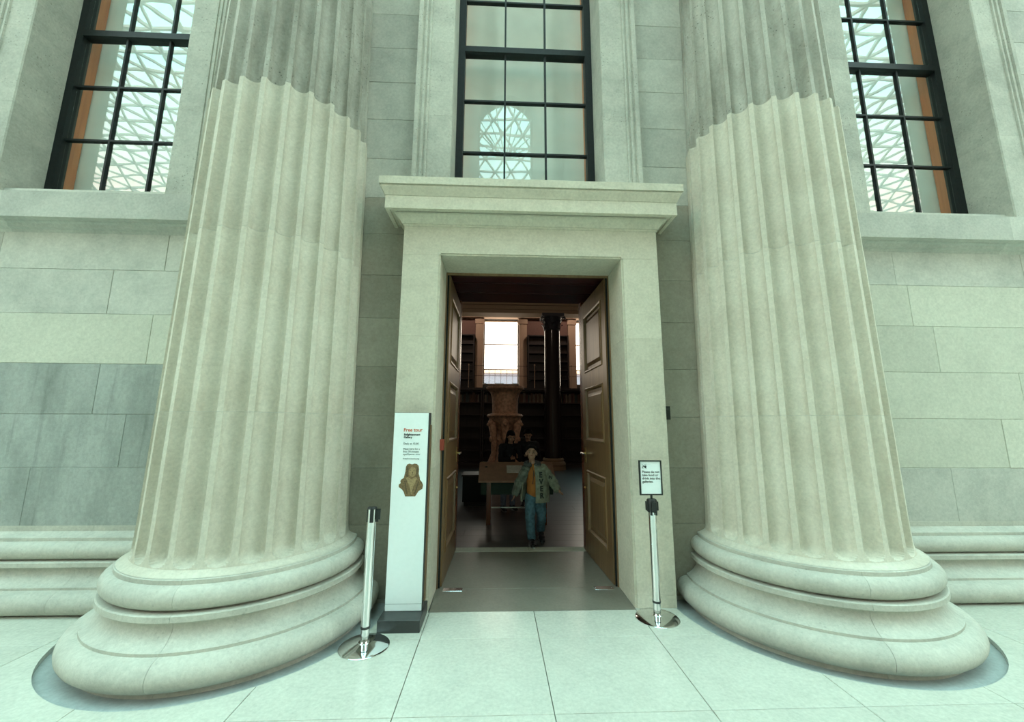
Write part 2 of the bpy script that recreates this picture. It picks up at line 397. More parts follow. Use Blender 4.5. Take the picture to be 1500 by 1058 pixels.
# profile: (projection, height)
BASE_LOW = [(0.990, -0.04)] + arc(0.985, 0.094, 0.100, 0.094, -90, 90, 10) + [(0.985, 0.207), (0.968, 0.211)] + \
           [(0.945, 0.224), (0.915, 0.252), (0.893, 0.284), (0.887, 0.312), (0.890, 0.338), (0.897, 0.345), (0.925, 0.347), (0.930, 0.353), (0.930, 0.388), (0.922, 0.394), (0.80, 0.396)]
BASE_UP = [(0.80, 0.398), (0.872, 0.400)] + arc(0.858, 0.476, 0.070, 0.074, -80, 90, 10) + [(0.858, 0.578), (0.852, 0.583)]
APO = [(0.848, 0.585), (0.826, 0.590), (0.806, 0.598), (0.792, 0.608), (0.783, 0.618)]
def base_run(sgn, name, label, joints):
    root = empty(name, (sgn*5, 0.1, 0)); tag(root, label, 'moulding', kind='structure')
    prof = BASE_LOW + BASE_UP + APO
    sec = [(WALL - 0.005 - (r-0.783)*1.04, z) for r, z in prof if z > -0.03]
    sec[0] = (sec[0][0], 0.0)
    poly = [(WALL-0.001, 0.0)] + sec + [(WALL-0.006, 0.665), (WALL-0.001, 0.665)]
    for a, c in zip(joints[:-1], joints[1:]):
        x0, x1 = sorted((a*sgn, c*sgn)); MB().prism(poly, 'x', x0+0.001, x1-0.001).build('base_stone', 'base_stone', root, smooth=35)
base_run(-1, 'baseboard_left', 'moulded stone base along the foot of the left wall', [3.1, 4.05, 6.6, 9.0])
base_run(1, 'baseboard_right', 'moulded stone base along the foot of the right wall', [3.1, 4.9, 7.0, 9.0])

# window sills: a projecting band on each side wall
k = 1
def trim(label, loc=(0,0,0)):
    global k
    o = empty('trim_%d' % k, loc); k += 1; return tag(o, label, 'trim', kind='structure')
for sgn, w in ((-1, 'left'), (1, 'right')):
    t = trim('projecting stone sill band under the %s window' % w, (sgn*5, 0.1, 3.6))
    sec = [(0.60, 3.90), (0.60, 4.02), (0.30, 3.935), (0.10, 3.925), (0.10, 3.645), (0.165, 3.640), (0.168, 3.628), (0.19, 3.615), (0.20, 3.585), (0.235, 3.575), (0.249, 3.545), (0.249, 3.90)]
    for a, c in ((9.0, 5.35), (5.35, 3.0)):
        x0, x1 = sorted((sgn*a, sgn*c)); MB().prism(sec, 'x', x0+0.001, x1-0.001).build('sill_stone', 'wall_stone', t)
t = trim('stone sill of the central window above the doorway', (0, 0.4, 3.9))
MB().box(WX[1]-OPEN-0.4, WX[1]+OPEN+0.4, 0.12, 0.60, 3.78, 4.02).build('sill_stone', 'trim_stone', t)

# window architraves: flat face, moulded outer edge
for wi, (wx, nm) in enumerate(zip(WX, ('left', 'central', 'right'))):
    t = trim('weathered stone architrave around the %s window' % nm, (wx, 0.2, 4.0))
    for sgn in (-1, 1):
        o_ = [(0, 0.62), (0, 0.175), (0.012, 0.165), (0.26, 0.165), (0.265, 0.150), (0.285, 0.150), (0.290, 0.160), (0.305, 0.160),
              (0.31, 0.142), (0.335, 0.142), (0.34, 0.153), (0.36, 0.153), (0.365, 0.132), (0.41, 0.132), (0.415, 0.249), (0.012, 0.26), (0.012, 0.62)]
        poly = [(wx + sgn*(OPEN + p[0]), p[1]) for p in o_]
        zs = [3.93, 5.0, 5.95, 7.1, 8.6]
        for a, c in zip(zs[:-1], zs[1:]):
            MB().prism(poly, 'z', a+0.001, c-0.001).build('architrave_stone', 'trim_stone', t)
        # the reveal lining back to the window
        x0, x1 = sorted((wx+sgn*OPEN, wx+sgn*(OPEN+0.012)))
    MB().box(wx-OPEN-0.41, wx+OPEN+0.41, 0.165, 0.62, 8.6, 9.0).build('architrave_head', 'trim_stone', t)

# windows: black frame, glazing bars, panes, blind behind, timber lining
FY = 0.60
barz = [4.89, 5.605, None, 7.085, 7.80]
for wi, (wx, nm) in enumerate(zip(WX, ('left', 'central', 'right'))):
    root = empty('window_%d' % (wi+1), (wx, FY, 4.02))
    tag(root, 'tall black-framed %s window with small panes' % nm, 'window', kind='structure')
    x0, x1 = wx-OPEN, wx+OPEN
    fw = 0.085
    MB().box(x0, x0+fw, FY-0.02, FY+0.09, 4.02, 8.6).build('frame_stile', 'black_paint', root)
    MB().box(x1-fw, x1, FY-0.02, FY+0.09, 4.02, 8.6).build('frame_stile', 'black_paint', root)
    MB().box(x0+fw, x1-fw, FY-0.02, FY+0.09, 4.02, 4.17).build('frame_rail', 'black_paint', root)
    MB().box(x0+fw, x1-fw, FY-0.02, FY+0.09, 8.5, 8.6).build('frame_rail', 'black_paint', root)
    MB().box(x0+fw, x1-fw, FY-0.03, FY+0.08, 6.285, 6.365).build('meeting_rail', 'black_paint', root)
    pw = (x1-x0-2*fw)/3
    for j in (1, 2):
        xx = x0+fw+pw*j
        for za, zb in ((4.17, 6.285), (6.365, 8.5)):
            MB().box(xx-0.011, xx+0.011, FY, FY+0.05, za, zb).build('glazing_bar', 'black_paint', root)
    for z in barz:
        if z:
            for j in range(3):
                xa = x0+fw+pw*j+(0.011 if j else 0); xb = x0+fw+pw*(j+1)-(0.011 if j < 2 else 0)
                MB().box(xa, xb, FY, FY+0.05, z-0.011, z+0.011).build('glazing_bar', 'black_paint', root)
    zz = [4.17, 4.89, 5.605, 6.285, 6.365, 7.085, 7.80, 8.5]
    for a, c in zip(zz[:-1], zz[1:]):
        if c-a < 0.2: continue
        for j in range(3):
            xa = x0+fw+pw*j; 
            MB().box(xa+0.008, xa+pw-0.008, FY+0.022, FY+0.026, a, c).build('pane', 'window_glass', root)
    MB().box(x0-0.002, x0+0.075, FY+0.09, 0.806, 4.02, 8.6).build('timber_lining', 'lining_wood', root)
    MB().box(x1-0.075, x1+0.002, FY+0.09, 0.806, 4.02, 8.6).build('timber_lining', 'lining_wood', root)
    MB().box(x0, x1, FY+0.09, 0.90, 4.00, 4.04).build('timber_lining', 'lining_wood', root)
    bl = MB(); n_ = 24
    pts = [(x0 + (x1-x0)*i/n_, 0.815 + 0.006*math.sin(i*1.7)) for i in range(n_+1)]
    bl.prism(pts + [(p[0], p[1]+0.01) for p in pts[::-1]], 'z', 4.04, 8.6).build('blind', 'blind_fabric', root, smooth=40)

# doorway surround in stone
AX, BX, HZ, TZ = 0.915, 1.29, 3.285, 3.595
t = trim('plain pale stone surround of the doorway', (0, 0.1, 0))
for sgn in (-1, 1):
    poly = [(sgn*AX, 0.012), (sgn*(AX+0.018), 0.012), (sgn*(AX+0.018), 0.0), (sgn*BX, 0.0), (sgn*BX, 0.249), (sgn*1.0, 0.249), (sgn*1.0, 0.47), (sgn*AX, 0.47)]
    zs = [0, 0.105, 1.21, 2.45, HZ-0.001]
    for a, c in zip(zs[:-1], zs[1:]): MB().prism(poly, 'z', a+0.0008, c-0.0008).build('jamb_stone', 'portal_stone', t)
lin = [(-BX, HZ), (-BX, TZ), (BX, TZ), (BX, HZ)]
mb = MB().prism([(0.012, HZ+0.0), (0.012, HZ+0.018), (0.0, HZ+0.018), (0.0, TZ), (0.249, TZ), (0.249, 3.40), (0.47, 3.40), (0.47, HZ)], 'x', -AX, AX)
for sgn in (-1, 1):
    x0, x1 = sorted((sgn*AX, sgn*BX)); mb.box(x0, x1, 0.0, 0.249, HZ, TZ)
mb.build('lintel_stone', 'portal_stone', t)
def swept(prof, name, mt, parent, smooth=30):
    """cornice section (projection, height) carried round the front and both returns"""
    vs, fs = [], []; L = len(prof)
    for p, z in prof: vs.append((-(BX+p), 0.249, z))
    for p, z in prof: vs.append((-(BX+p), -p, z))
    for p, z in prof: vs.append((BX+p, -p, z))
    for p, z in prof: vs.append((BX+p, 0.249, z))
    for s_ in range(3):
        for i in range(L-1): fs.append((s_*L+i, (s_+1)*L+i, (s_+1)*L+i+1, s_*L+i+1))
    fs.append(tuple(s_*L+L-1 for s_ in range(4))); fs.append(tuple(s_*L for s_ in range(4))[::-1])
    return MB().add(vs, fs).build(name, mt, parent, smooth=smooth)
swept([(0.0, 3.585), (0.008, 3.585), (0.010, 3.603), (0.022, 3.606), (0.028, 3.620), (0.046, 3.645), (0.072, 3.672), (0.080, 3.676), (0.082, 3.694), (0.0, 3.6945)], 'bed_moulding', 'portal_stone', t, 40)
swept([(0.0, 3.695), (0.120, 3.707), (0.125, 3.690), (0.160, 3.690), (0.160, 3.822), (0.0, 3.822)], 'corona_stone', 'portal_stone', t, 20)
swept([(0.0, 3.823), (0.164, 3.823), (0.168, 3.832), (0.180, 3.858), (0.196, 3.888), (0.202, 3.898), (0.202, 3.908), (0.0, 3.908)], 'crown_moulding', 'portal_stone', t, 40)
swept([(0.0, 3.909), (0.196, 3.909), (0.196, 3.918), (0.215, 3.918), (0.215, 3.995), (0.0, 4.0)], 'cornice_slab', 'portal_stone', t, 20)

# ------------------------------------------------------------------ court floor in slabs with round recesses at the columns
floor = empty('floor', (0, -2, 0)); tag(floor, 'polished pale stone paving of the court', 'floor', kind='structure')
MB().box(-44, 44, -48, 0.268, -0.20, -0.055).build('bedding', 'paving_joint', floor)
MB().box(-1.05, 1.05, 0.268, 1.625, -0.20, -0.051).build('bedding', 'paving_joint', floor)
cutters = []
RCY = {-1: 0.01, 1: 0.03}
for sgn in (-1, 1):
    cm = MB().lathe([(1.18, -0.5), (1.18, 0.5)], sgn*COLX, RCY[sgn], n=96).build('cutter', 'paving_joint'); cutters.append(cm)
tx = [0.005 + 0.905*i for i in range(-7, 8)]
ty = [0.25, -0.02, -0.457, -1.268, -2.08, -2.9]
for j in range(len(ty)-1):
    for i in range(len(tx)-1):
        x0, x1, y0, y1 = tx[i], tx[i+1], ty[j+1], ty[j]
        if j == 0 and abs((x0+x1)/2) < 0.93: continue
        g_ = 0.0024
        o = MB().tbox(x0+g_, x1-g_, y0+g_, y1-g_, -0.05, 0.0, 0.002).build('paving_slab', 'paving_stone', floor)
        for sgn, cm in zip((-1, 1), cutters):
            nx = min(max(sgn*COLX, x0), x1); ny = min(max(RCY[sgn], y0), y1)
            if math.hypot(nx-sgn*COLX, ny-RCY[sgn]) < 1.18:
                md = o.modifiers.new('cut', 'BOOLEAN'); md.operation = 'DIFFERENCE'; md.object = cm; md.solver = 'EXACT'
        if o.modifiers:
            me = evaluated_mesh(o); o.modifiers.clear()
            if len(me.polygons) == 0: bpy.data.objects.remove(o); continue
            o.data = me
for cm in cutters: bpy.data.objects.remove(cm)
xa, xb, ya = tx[0], tx[-1], ty[-1]
for q_ in ((-44, xa, ya, 0.25), (xb, 44, ya, 0.25), (-44, 44, -48, ya)):
    MB().box(q_[0]+0.002, q_[1]-0.002, q_[2]+0.002, q_[3]-0.002, -0.05, 0.0).build('paving_field', 'paving_stone', floor)
for sgn in (-1, 1):
    MB().lathe([(0.0, -0.0545), (1.21, -0.0545), (1.178, -0.036), (0.0, -0.036)], sgn*COLX, RCY[sgn], n=96).build('column_recess', 'recess_stone', floor)

# ------------------------------------------------------------------ the two engaged fluted columns
RZ = [(0.618, 0.783), (0.66, 0.776), (0.80, 0.768), (1.69, 0.755), (3.16, 0.732), (4.74, 0.708)]
RZ2 = [(4.5, 0.694), (6.9, 0.652), (15.0, 0.585)]
def rad(z, T):
    for (a, ra), (c, rc) in zip(T[:-1], T[1:]):
        if z <= c: return ra + (rc-ra)*(z-a)/(c-a)
    return T[-1][1]
HW, DEP = math.radians(5.9), 0.075
def fluted(cx, cy, z0, z1, T, ends=False, dep=DEP):
    us = [-PI/2 + PI*i/12 for i in range(13)]
    th = []
    for kf in range(24):
        cdeg = math.radians(15*kf - 270 + 0.0)
        for u in us: th.append((cdeg + HW*math.sin(u), HW*math.sin(u)))
        th.append((cdeg + math.radians(7.5), 99))
    th = [q_ for q_ in th if math.radians(-205) <= q_[0] <= math.radians(25)]
    zend = 0.703
    zs = [z0, z0+0.0015] if not ends else [z0, zend-0.0795, zend-0.0775]
    if ends: zs += [zend - 0.0765*(1-i/15)**1.0*math.cos(0)*(1-0.0*i) for i in range(16)] + [zend+0.03]
    a = zs[-1]; nseg = 6
    zs += [a + (z1-0.0015-a)*(i+1)/nseg for i in range(nseg)] + [z1]
    vs, fs = [], []
    for z in zs:
        r = rad(z, T); edge = 0.002 if (z == z1 or (z == z0 and not ends)) else 0.0
        for t_, s_ in th:
            d = 0.0
            if abs(s_) <= HW and math.sin(t_)*r < 0.13:
                q2 = 1-(s_/HW)**2
                if ends and z < zend:
                    q2 -= ((zend-z)/0.0785)**2
                d = dep*r/0.75*math.sqrt(max(0.0, q2))
            rr = r - d - edge
            vs.append((cx + rr*math.cos(t_), min(cy + rr*math.sin(t_), 0.249), z))
    n_ = len(th)
    for i in range(len(zs)-1):
        for j in range(n_-1): fs.append((i*n_+j, i*n_+j+1, (i+1)*n_+j+1, (i+1)*n_+j))
    fs.append(tuple(range(n_))[::-1]); fs.append(tuple((len(zs)-1)*n_+j for j in range(n_)))
    return MB().add(vs, fs)
for sgn, w in ((-1, 'left'), (1, 'right')):
    cy = -0.02 if sgn < 0 else 0.0
    root = empty('stone_column', (sgn*COLX, cy, -0.036))
    tag(root, 'massive fluted stone column on a rounded base, on the %s of the doorway' % w, 'column', 'columns flanking the doorway')
    cx = sgn*COLX
    A0, A1 = math.radians(-204), math.radians(24)
    lowp = [(p[0], max(p[1], -0.036)) for p in BASE_LOW]
    split = math.radians(-86 if sgn < 0 else -102)
    gq = 0.0012
    for nm, prof, mt in (('lower_base', lowp, 'base_stone'), ('upper_base', BASE_UP, 'base_stone')):
        pr = prof + [(0.5, prof[-1][1]), (0.5, prof[0][1])]
        MB().lathe(pr, cx, cy, A0, split-gq, 60, ymax=0.249).build(nm, mt, root, smooth=32)
        MB().lathe(pr, cx, cy, split+gq, A1, 60, ymax=0.249).build(nm, mt, root, smooth=32)
    MB().lathe(APO + [(0.5, 0.618), (0.5, 0.585)], cx, cy, A0, A1, 120, ymax=0.249).build('apophyge', 'column_stone', root, smooth=40)
    zj = 4.55 if sgn < 0 else 4.62
    zs = [0.618, 1.69, 3.16, zj]
    for i in range(3):
        if i: fluted(cx, cy, zs[i]-0.002, zs[i]+0.0025, [(a, r-0.0006) for a, r in RZ]).build('mortar_joint', 'mortar', root, smooth=28)
        fluted(cx, cy, zs[i]+(0.002 if i else 0), zs[i+1]-0.0015, RZ, ends=(i == 0)).build('shaft_drum', 'column_stone', root, smooth=28)
    for a, c in ((zj+0.001, 8.0), (8.0, 12.0), (12.0, 15.0)):
        o = fluted(cx, cy, a, c, RZ2, dep=0.072).build('shaft_drum', 'column_stone_old', root, smooth=38)
        o['label'] = 'older weathered pitted drum of the shaft'
    MB().lathe([(0.58, 15.0), (0.75, 15.2), (0.85, 15.5), (0.85, 15.9), (0.3, 15.9), (0.3, 15.0)], cx, cy, A0, A1, 60, ymax=0.249).build('capital', 'column_stone_old', root, smooth=40)

# ------------------------------------------------------------------ the court around the camera (it shows in the window glass)
o = MB().box(-44.4, -44, -48, 1.6, -0.05, 17).build('wall_left', 'court_stone'); tag(o, 'far left end wall of the court', 'wall', kind='structure')
o = MB().box(44, 44.4, -48, 1.6, -0.05, 17).build('wall_right', 'court_stone'); tag(o, 'far right end wall of the court', 'wall', kind='structure')
o = MB().box(-44.4, 44.4, -48.4, -48, -0.05, 17).build('wall_back', 'court_stone'); tag(o, 'far back wall of the court', 'wall', kind='structure')
DR, DC = 13.5, (-0.1, -22.0)
drum = empty('wall_rotunda', (DC[0], DC[1], 0)); tag(drum, 'round stone building standing in the middle of the court', 'wall', kind='structure')
mb = MB(); half = 1.05/DR
mb.lathe([(DR-0.6, 0), (DR, 0), (DR, 19.6), (DR-0.6, 19.6), (DR-0.6, 0)], DC[0], DC[1], PI/2+half, PI/2+2*PI-half, 96)
ap = [(-1.05, 0.0), (-1.05, 7.5), (1.05, 7.5), (1.05, 0)]
mb.build('drum_wall', 'court_stone', drum, smooth=40)
yf = DC[1]+DR
mb = MB().box(DC[0]-1.06, DC[0]+1.06, yf-0.6, yf-0.01, 0, 9.0)
pts = [(DC[0]+1.06*math.cos(PI*i/16), 13.2+1.06*math.sin(PI*i/16)) for i in range(17)]
mb.prism([(DC[0]+1.06, 19.6)] + pts + [(DC[0]-1.06, 19.6)], 'y', yf-0.6, yf-0.01)
mb.build('arched_opening', 'court_stone', drum)
mb = MB()
for i in range(15):
    a = PI*i/14; mb.tube([(DC[0], yf-0.3, 11.7), (DC[0]+1.9*math.cos(a), yf-0.3, 11.7+2.6*math.sin(a))], 0.025, 6)
mb.box(DC[0]-1.05, DC[0]+1.05, yf-0.33, yf-0.27, 11.68, 11.72); mb.box(DC[0]-1.05, DC[0]+1.05, yf-0.33, yf-0.27, 10.3, 10.35)
mb.build('arched_window_bars', 'roof_steel', drum)
# glazed lattice roof: three families of curved bars
def roof_z(x, y): 
    t_ = min(1.0, max(0.0, -y/48.0)); s_ = abs(x)/44.0
    return 17.1 + 5.2*math.sin(PI*t_)**0.8*(1-0.55*s_*s_) + 0.4*math.cos(x*0.21)
mb = MB()
NX, NY = 62, 32
def node(i, j): 
    y = 0.2 - 48*j/NY; x = -44 + 88*(i + 0.5*(j % 2))/NX
    return Vector((x, y, roof_z(x, y)))
def bar(a, c, w=0.055, h=0.07):
    d = (c-a).normalized(); s_ = d.cross(Vector((0,0,1))).normalized()*w; u = Vector((0,0,1))*h
    mb.add([a-s_-u, a+s_-u, a+s_+u, a-s_+u, c-s_-u, c+s_-u, c+s_+u, c-s_+u], [(0,3,2,1),(4,5,6,7),(0,1,5,4),(1,2,6,5),(2,3,7,6),(3,0,4,7)])
for j in range(NY+1):
    for i in range(NX):
        if i < NX-1: bar(node(i, j), node(i+1, j))
        if j < NY:
            bar(node(i, j), node(i, j+1))
            i2 = i-1 if j % 2 == 0 else i+1
            if 0 <= i2 < NX: bar(node(i, j), node(i2, j+1))
rf = mb.build('ceiling', 'roof_steel'); tag(rf, 'steel lattice of the glass court roof, mirrored in the windows', 'roof', kind='structure')

# ------------------------------------------------------------------ doorway: threshold, frame, soffit, leaves
th_ = empty('threshold', (0, 0.8, 0)); tag(th_, 'dark worn stone threshold floor between the door leaves', 'threshold', kind='structure')
MB().tbox(-AX, AX, -0.018, 0.47, -0.05, 0.0, 0.002).build('threshold_slab', 'threshold_stone', th_)
MB().tbox(-1.0, 1.0, 0.472, 1.62, -0.05, 0.0, 0.002).build('threshold_slab', 'threshold_stone', th_)
MB().tbox(-0.98, 0.10, 1.622, 1.80, -0.05, 0.004, 0.003).build('sill_strip', 'wall_stone_clean', th_)
MB().tbox(0.103, 0.98, 1.622, 1.80, -0.05, 0.004, 0.003).build('sill_strip', 'wall_stone_clean', th_)
fr_ = empty('door_frame', (0, 0.5, 0)); tag(fr_, 'brown timber frame lining the doorway', 'door frame', kind='structure')
for sgn in (-1, 1):
    x0, x1 = sorted((sgn*0.902, sgn*0.999)); MB().box(x0, x1, 0.472, 0.50, 0, 3.30).build('frame_post', 'frame_wood', fr_)
    x0, x1 = sorted((sgn*0.884, sgn*0.9015)); MB().box(x0, x1, 0.486, 0.50, 0, 3.26).build('gap_shade_strip', 'black_paint', fr_)  # black strip painting in the shade of the gap beside the leaf
    x0, x1 = sorted((sgn*0.955, sgn*0.999)); MB().box(x0, x1, 0.502, 1.62, 0, 3.36).build('side_lining', 'black_paint', fr_)
    x0, x1 = sorted((sgn*(0.845 if sgn < 0 else 0.84), sgn*0.999)); MB().box(x0, x1, 1.625, 1.76, 0.004, 3.40).build('inner_post', 'door_edge_wood', fr_)
MB().box(-0.9015, 0.9015, 0.472, 0.50, 3.262, 3.30).build('frame_head', 'frame_wood', fr_)
for i in range(3):
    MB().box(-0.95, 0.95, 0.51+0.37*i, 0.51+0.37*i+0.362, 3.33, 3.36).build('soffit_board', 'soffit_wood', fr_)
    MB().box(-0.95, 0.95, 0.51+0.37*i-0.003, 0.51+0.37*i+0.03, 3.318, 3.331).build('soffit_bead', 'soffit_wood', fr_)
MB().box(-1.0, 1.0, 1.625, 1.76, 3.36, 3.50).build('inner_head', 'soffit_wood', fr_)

def leaf(name, label, hinge, ang, sgn):
    """door leaf in local space: x along the leaf from the hinge, y=0 the face towards the passage"""
    root = empty(name, (hinge[0], hinge[1], 0.008), ang, local=True); tag(root, label, 'door', kind='structure')
    Wd, Hh, T = 1.10, 3.255, 0.055
    f = -1 if sgn < 0 else 1           # side of the face
    def bx(x0, x1, y0, y1, z0, z1, nm, mt, par=root):
        a, c = sorted((f*y0, f*y1)); return MB().box(x0, x1, a, c, z0, z1).build(nm, mt, par)
    bx(0, 0.15, 0, T, 0, Hh, 'stile', 'door_wood'); bx(Wd-0.15, Wd, 0, T, 0, Hh, 'stile', 'door_wood')
    rails = [(0, 0.27), (1.03, 1.40), (2.08, 2.28), (3.06, Hh)]
    for a, c in rails: bx(0.15, Wd-0.15, 0, T, a, c, 'rail', 'door_wood')
    for (a, c) in ((0.27, 1.03), (1.40, 2.08), (2.28, 3.06)):
        x0, x1 = 0.15, Wd-0.15
        # moulding frame and raised field
        vs, fs = [], []
        st = [(0.0, 0.0), (0.012, -0.010), (0.030, -0.006), (0.042, 0.022), (0.075, 0.022), (0.120, 0.006)]
        for d, y in st: vs += [(x0+d, f*y, a+d), (x1-d, f*y, a+d), (x1-d, f*y, c-d), (x0+d, f*y, c-d)]
        for i in range(len(st)-1):
            for q_ in range(4): fs.append((4*i+q_, 4*i+(q_+1) % 4, 4*i+4+(q_+1) % 4, 4*i+4+q_))
        e_ = 4*(len(st)-1); fs.append((e_, e_+1, e_+2, e_+3))
        bk = len(vs); vs += [(x0, f*T, a), (x1, f*T, a), (x1, f*T, c), (x0, f*T, c)]; fs.append((bk, bk+1, bk+2, bk+3))
        for q_ in range(4): fs.append((q_, (q_+1) % 4, bk+(q_+1) % 4, bk+q_))
        MB().add(vs, fs).build('panel', 'door_wood', root)
    h = MB().tube([(Wd-0.075, -f*0.0, 1.235), (Wd-0.075, -f*0.055, 1.235)], 0.012, 10).build('lever_handle', 'brass', root, smooth=40)
    MB().tube([(Wd-0.065, -f*0.055, 1.235), (Wd-0.24, -f*0.055, 1.235)], 0.010, 10).build('lever', 'steel', h, smooth=40)
    MB().box(Wd-0.105, Wd-0.045, *sorted((-f*0.004, 0)), 1.12, 1.31).build('lock_plate', 'brass', root)
    MB().ball((Wd-0.075, -f*0.012, 0.80), 0.014).build('keyhole_knob', 'brass', root, smooth=179)
    return root
leaf('door_1', 'panelled oak door leaf folded open on the left of the passage', (-0.868, 0.512), math.radians(89.0), 1)
leaf('door_2', 'panelled oak door leaf folded open on the right of the passage', (0.872, 0.512), math.radians(91.8), -1)

# ------------------------------------------------------------------ the gallery beyond
YF = 14.0
gf = empty('floor_gallery', (0, 8, 0)); tag(gf, 'dark polished board floor of the gallery', 'floor', kind='structure')
for i in range(16):
    y0 = 1.80 + 0.30*i
    xj = [-4.5, -1.9+0.55*(i % 3), 1.2+0.45*(i % 4), 4.5]
    for a, c in zip(xj[:-1], xj[1:]):
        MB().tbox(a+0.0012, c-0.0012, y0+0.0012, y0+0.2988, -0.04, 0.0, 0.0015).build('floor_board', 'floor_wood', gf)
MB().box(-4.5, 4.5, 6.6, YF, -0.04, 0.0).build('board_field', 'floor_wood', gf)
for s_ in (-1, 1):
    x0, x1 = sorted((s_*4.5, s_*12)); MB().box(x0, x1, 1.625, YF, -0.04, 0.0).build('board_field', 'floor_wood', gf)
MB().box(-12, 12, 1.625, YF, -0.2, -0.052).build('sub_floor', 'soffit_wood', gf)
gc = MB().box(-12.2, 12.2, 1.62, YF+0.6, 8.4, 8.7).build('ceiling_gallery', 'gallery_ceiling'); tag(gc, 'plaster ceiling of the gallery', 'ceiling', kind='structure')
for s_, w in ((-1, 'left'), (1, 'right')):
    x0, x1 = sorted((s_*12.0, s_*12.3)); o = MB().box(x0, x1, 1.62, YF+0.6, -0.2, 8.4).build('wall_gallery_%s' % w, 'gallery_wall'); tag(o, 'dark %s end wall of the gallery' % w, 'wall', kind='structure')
gw = empty('wall_gallery_far', (0, YF, 0)); tag(gw, 'far wall of the gallery with pale pilasters between dark bookcases', 'wall', kind='structure')
GWX = (-8.62, -4.38, -0.14, 4.10, 8.34); GH = 0.81
mb = MB(); mb.box(-12, 12, YF, YF+0.6, -0.2, 3.42); mb.box(-12, 12, YF, YF+0.6, 6.46, 8.4)
xs = [-12.0]
for w in GWX: xs += [w-GH, w+GH]
xs.append(12.0)
for i in range(0, len(xs), 2): mb.box(xs[i], xs[i+1], YF, YF+0.6, 3.42, 6.46)
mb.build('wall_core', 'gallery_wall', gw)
for i, w in enumerate(GWX):
    if not 1 <= i <= 3: continue
    for s_ in (-1, 1):
        x0, x1 = sorted((w+s_*GH, w+s_*(GH+0.36)))
        MB().box(x0, x1, YF-0.14, YF-0.001, 3.22, 6.20).build('pilaster', 'gallery_cream', gw)
        MB().box(x0-0.03, x1+0.03, YF-0.18, YF-0.001, 6.20, 6.44).build('pilaster_capital', 'gallery_cream', gw)
    r_ = empty('window_%d' % (4+i-1), (w, YF+0.2, 3.42)); tag(r_, 'bright %s window in the far gallery wall' % ('left', 'middle', 'right')[i-1], 'window', kind='structure')
    MB().box(w-GH, w-GH+0.05, YF+0.2, YF+0.26, 3.42, 6.46).build('frame_stile', 'gallery_cream', r_)
    MB().box(w+GH-0.05, w+GH, YF+0.2, YF+0.26, 3.42, 6.46).build('frame_stile', 'gallery_cream', r_)
    for z in (3.42, 4.10, 5.28, 6.40): MB().box(w-GH+0.05, w+GH-0.05, YF+0.2, YF+0.26, z, z+0.045).build('glazing_bar', 'gallery_cream', r_)
    for j in range(1, 6):
        xx = w-GH+2*GH*j/6; MB().box(xx-0.008, xx+0.008, YF+0.21, YF+0.25, 3.465, 4.10).build('glazing_bar', 'gallery_cream', r_)
    for a, c in ((3.465, 4.10), (4.145, 5.28), (5.325, 6.40)): MB().box(w-GH+0.05, w+GH-0.05, YF+0.228, YF+0.232, a, c).build('pane', 'window_glass', r_)
MB().box(-12, 12, YF-0.30, YF-0.001, 6.46, 6.58).build('entablature', 'gallery_cream', gw)
MB().box(-12, 12, YF-0.36, YF-0.001, 6.58, 6.66).build('entablature', 'gallery_cream', gw)
MB().box(-12, 12, YF-0.46, YF-0.001, 6.66, 6.86).build('entablature', 'gallery_cream', gw)
for i in range(1, 3):     # frieze and upper cases between windows
    for xa, xb in (((GWX[i]+GH+0.37), (GWX[i+1]-GH-0.37)),):
        MB().box(xa, xb, YF-0.05, YF-0.001, 5.65, 6.44).build('frieze', 'gallery_frieze', gw)
# daylight entering by the gallery windows
for i, w in enumerate(GWX):
    la = bpy.data.lights.new('window_daylight', 'AREA'); la.shape = 'RECTANGLE'; la.size = 2*GH; la.size_y = 3.0; la.cycles.is_portal = True
    lo = bpy.data.objects.new('window_daylight', la); lo.location = (w, YF+0.55, 4.94); lo.rotation_euler = (-PI/2, 0, 0); C.objects.link(lo)
for x, y, z, tilt, en in ((-2.2, 11.9, 7.2, 52, 130), (2.4, 11.9, 7.2, 52, 130), (0.0, 2.2, 7.6, 74, 150)):      # added unseen warm lamps that brighten the dim gallery
    la = bpy.data.lights.new('gallery_fill_spot', 'SPOT'); la.energy = en; la.color = (1.0, 0.80, 0.64); la.spot_size = math.radians(100); la.spot_blend = 0.6; la.shadow_soft_size = 0.25
    lo = bpy.data.objects.new('gallery_fill_spot', la); lo.location = (x, y, z); lo.rotation_euler = (math.radians(tilt), 0, 0); C.objects.link(lo)
# the house across the street, seen low in the gallery windows
hb = empty('street_building', (0, 42, -1)); tag(hb, 'grey building outside the far gallery windows', 'building')
hw = MB().box(-16, 16, 42, 50, -1, 7.6).build('wall', 'street_stone', hb)
MB().box(-16.3, 16.3, 41.7, 50.3, 7.6, 7.9).build('cornice', 'gallery_cream', hb)
for x in range(-14, 15, 2):
    o = MB().box(x-0.5, x+0.5, 41.93, 41.99, 4.2, 6.4).build('window', 'black_paint', hb); MB().box(x-0.42, x+0.42, 41.91, 41.93, 4.3, 6.3).build('pane', 'sign_seam', o)
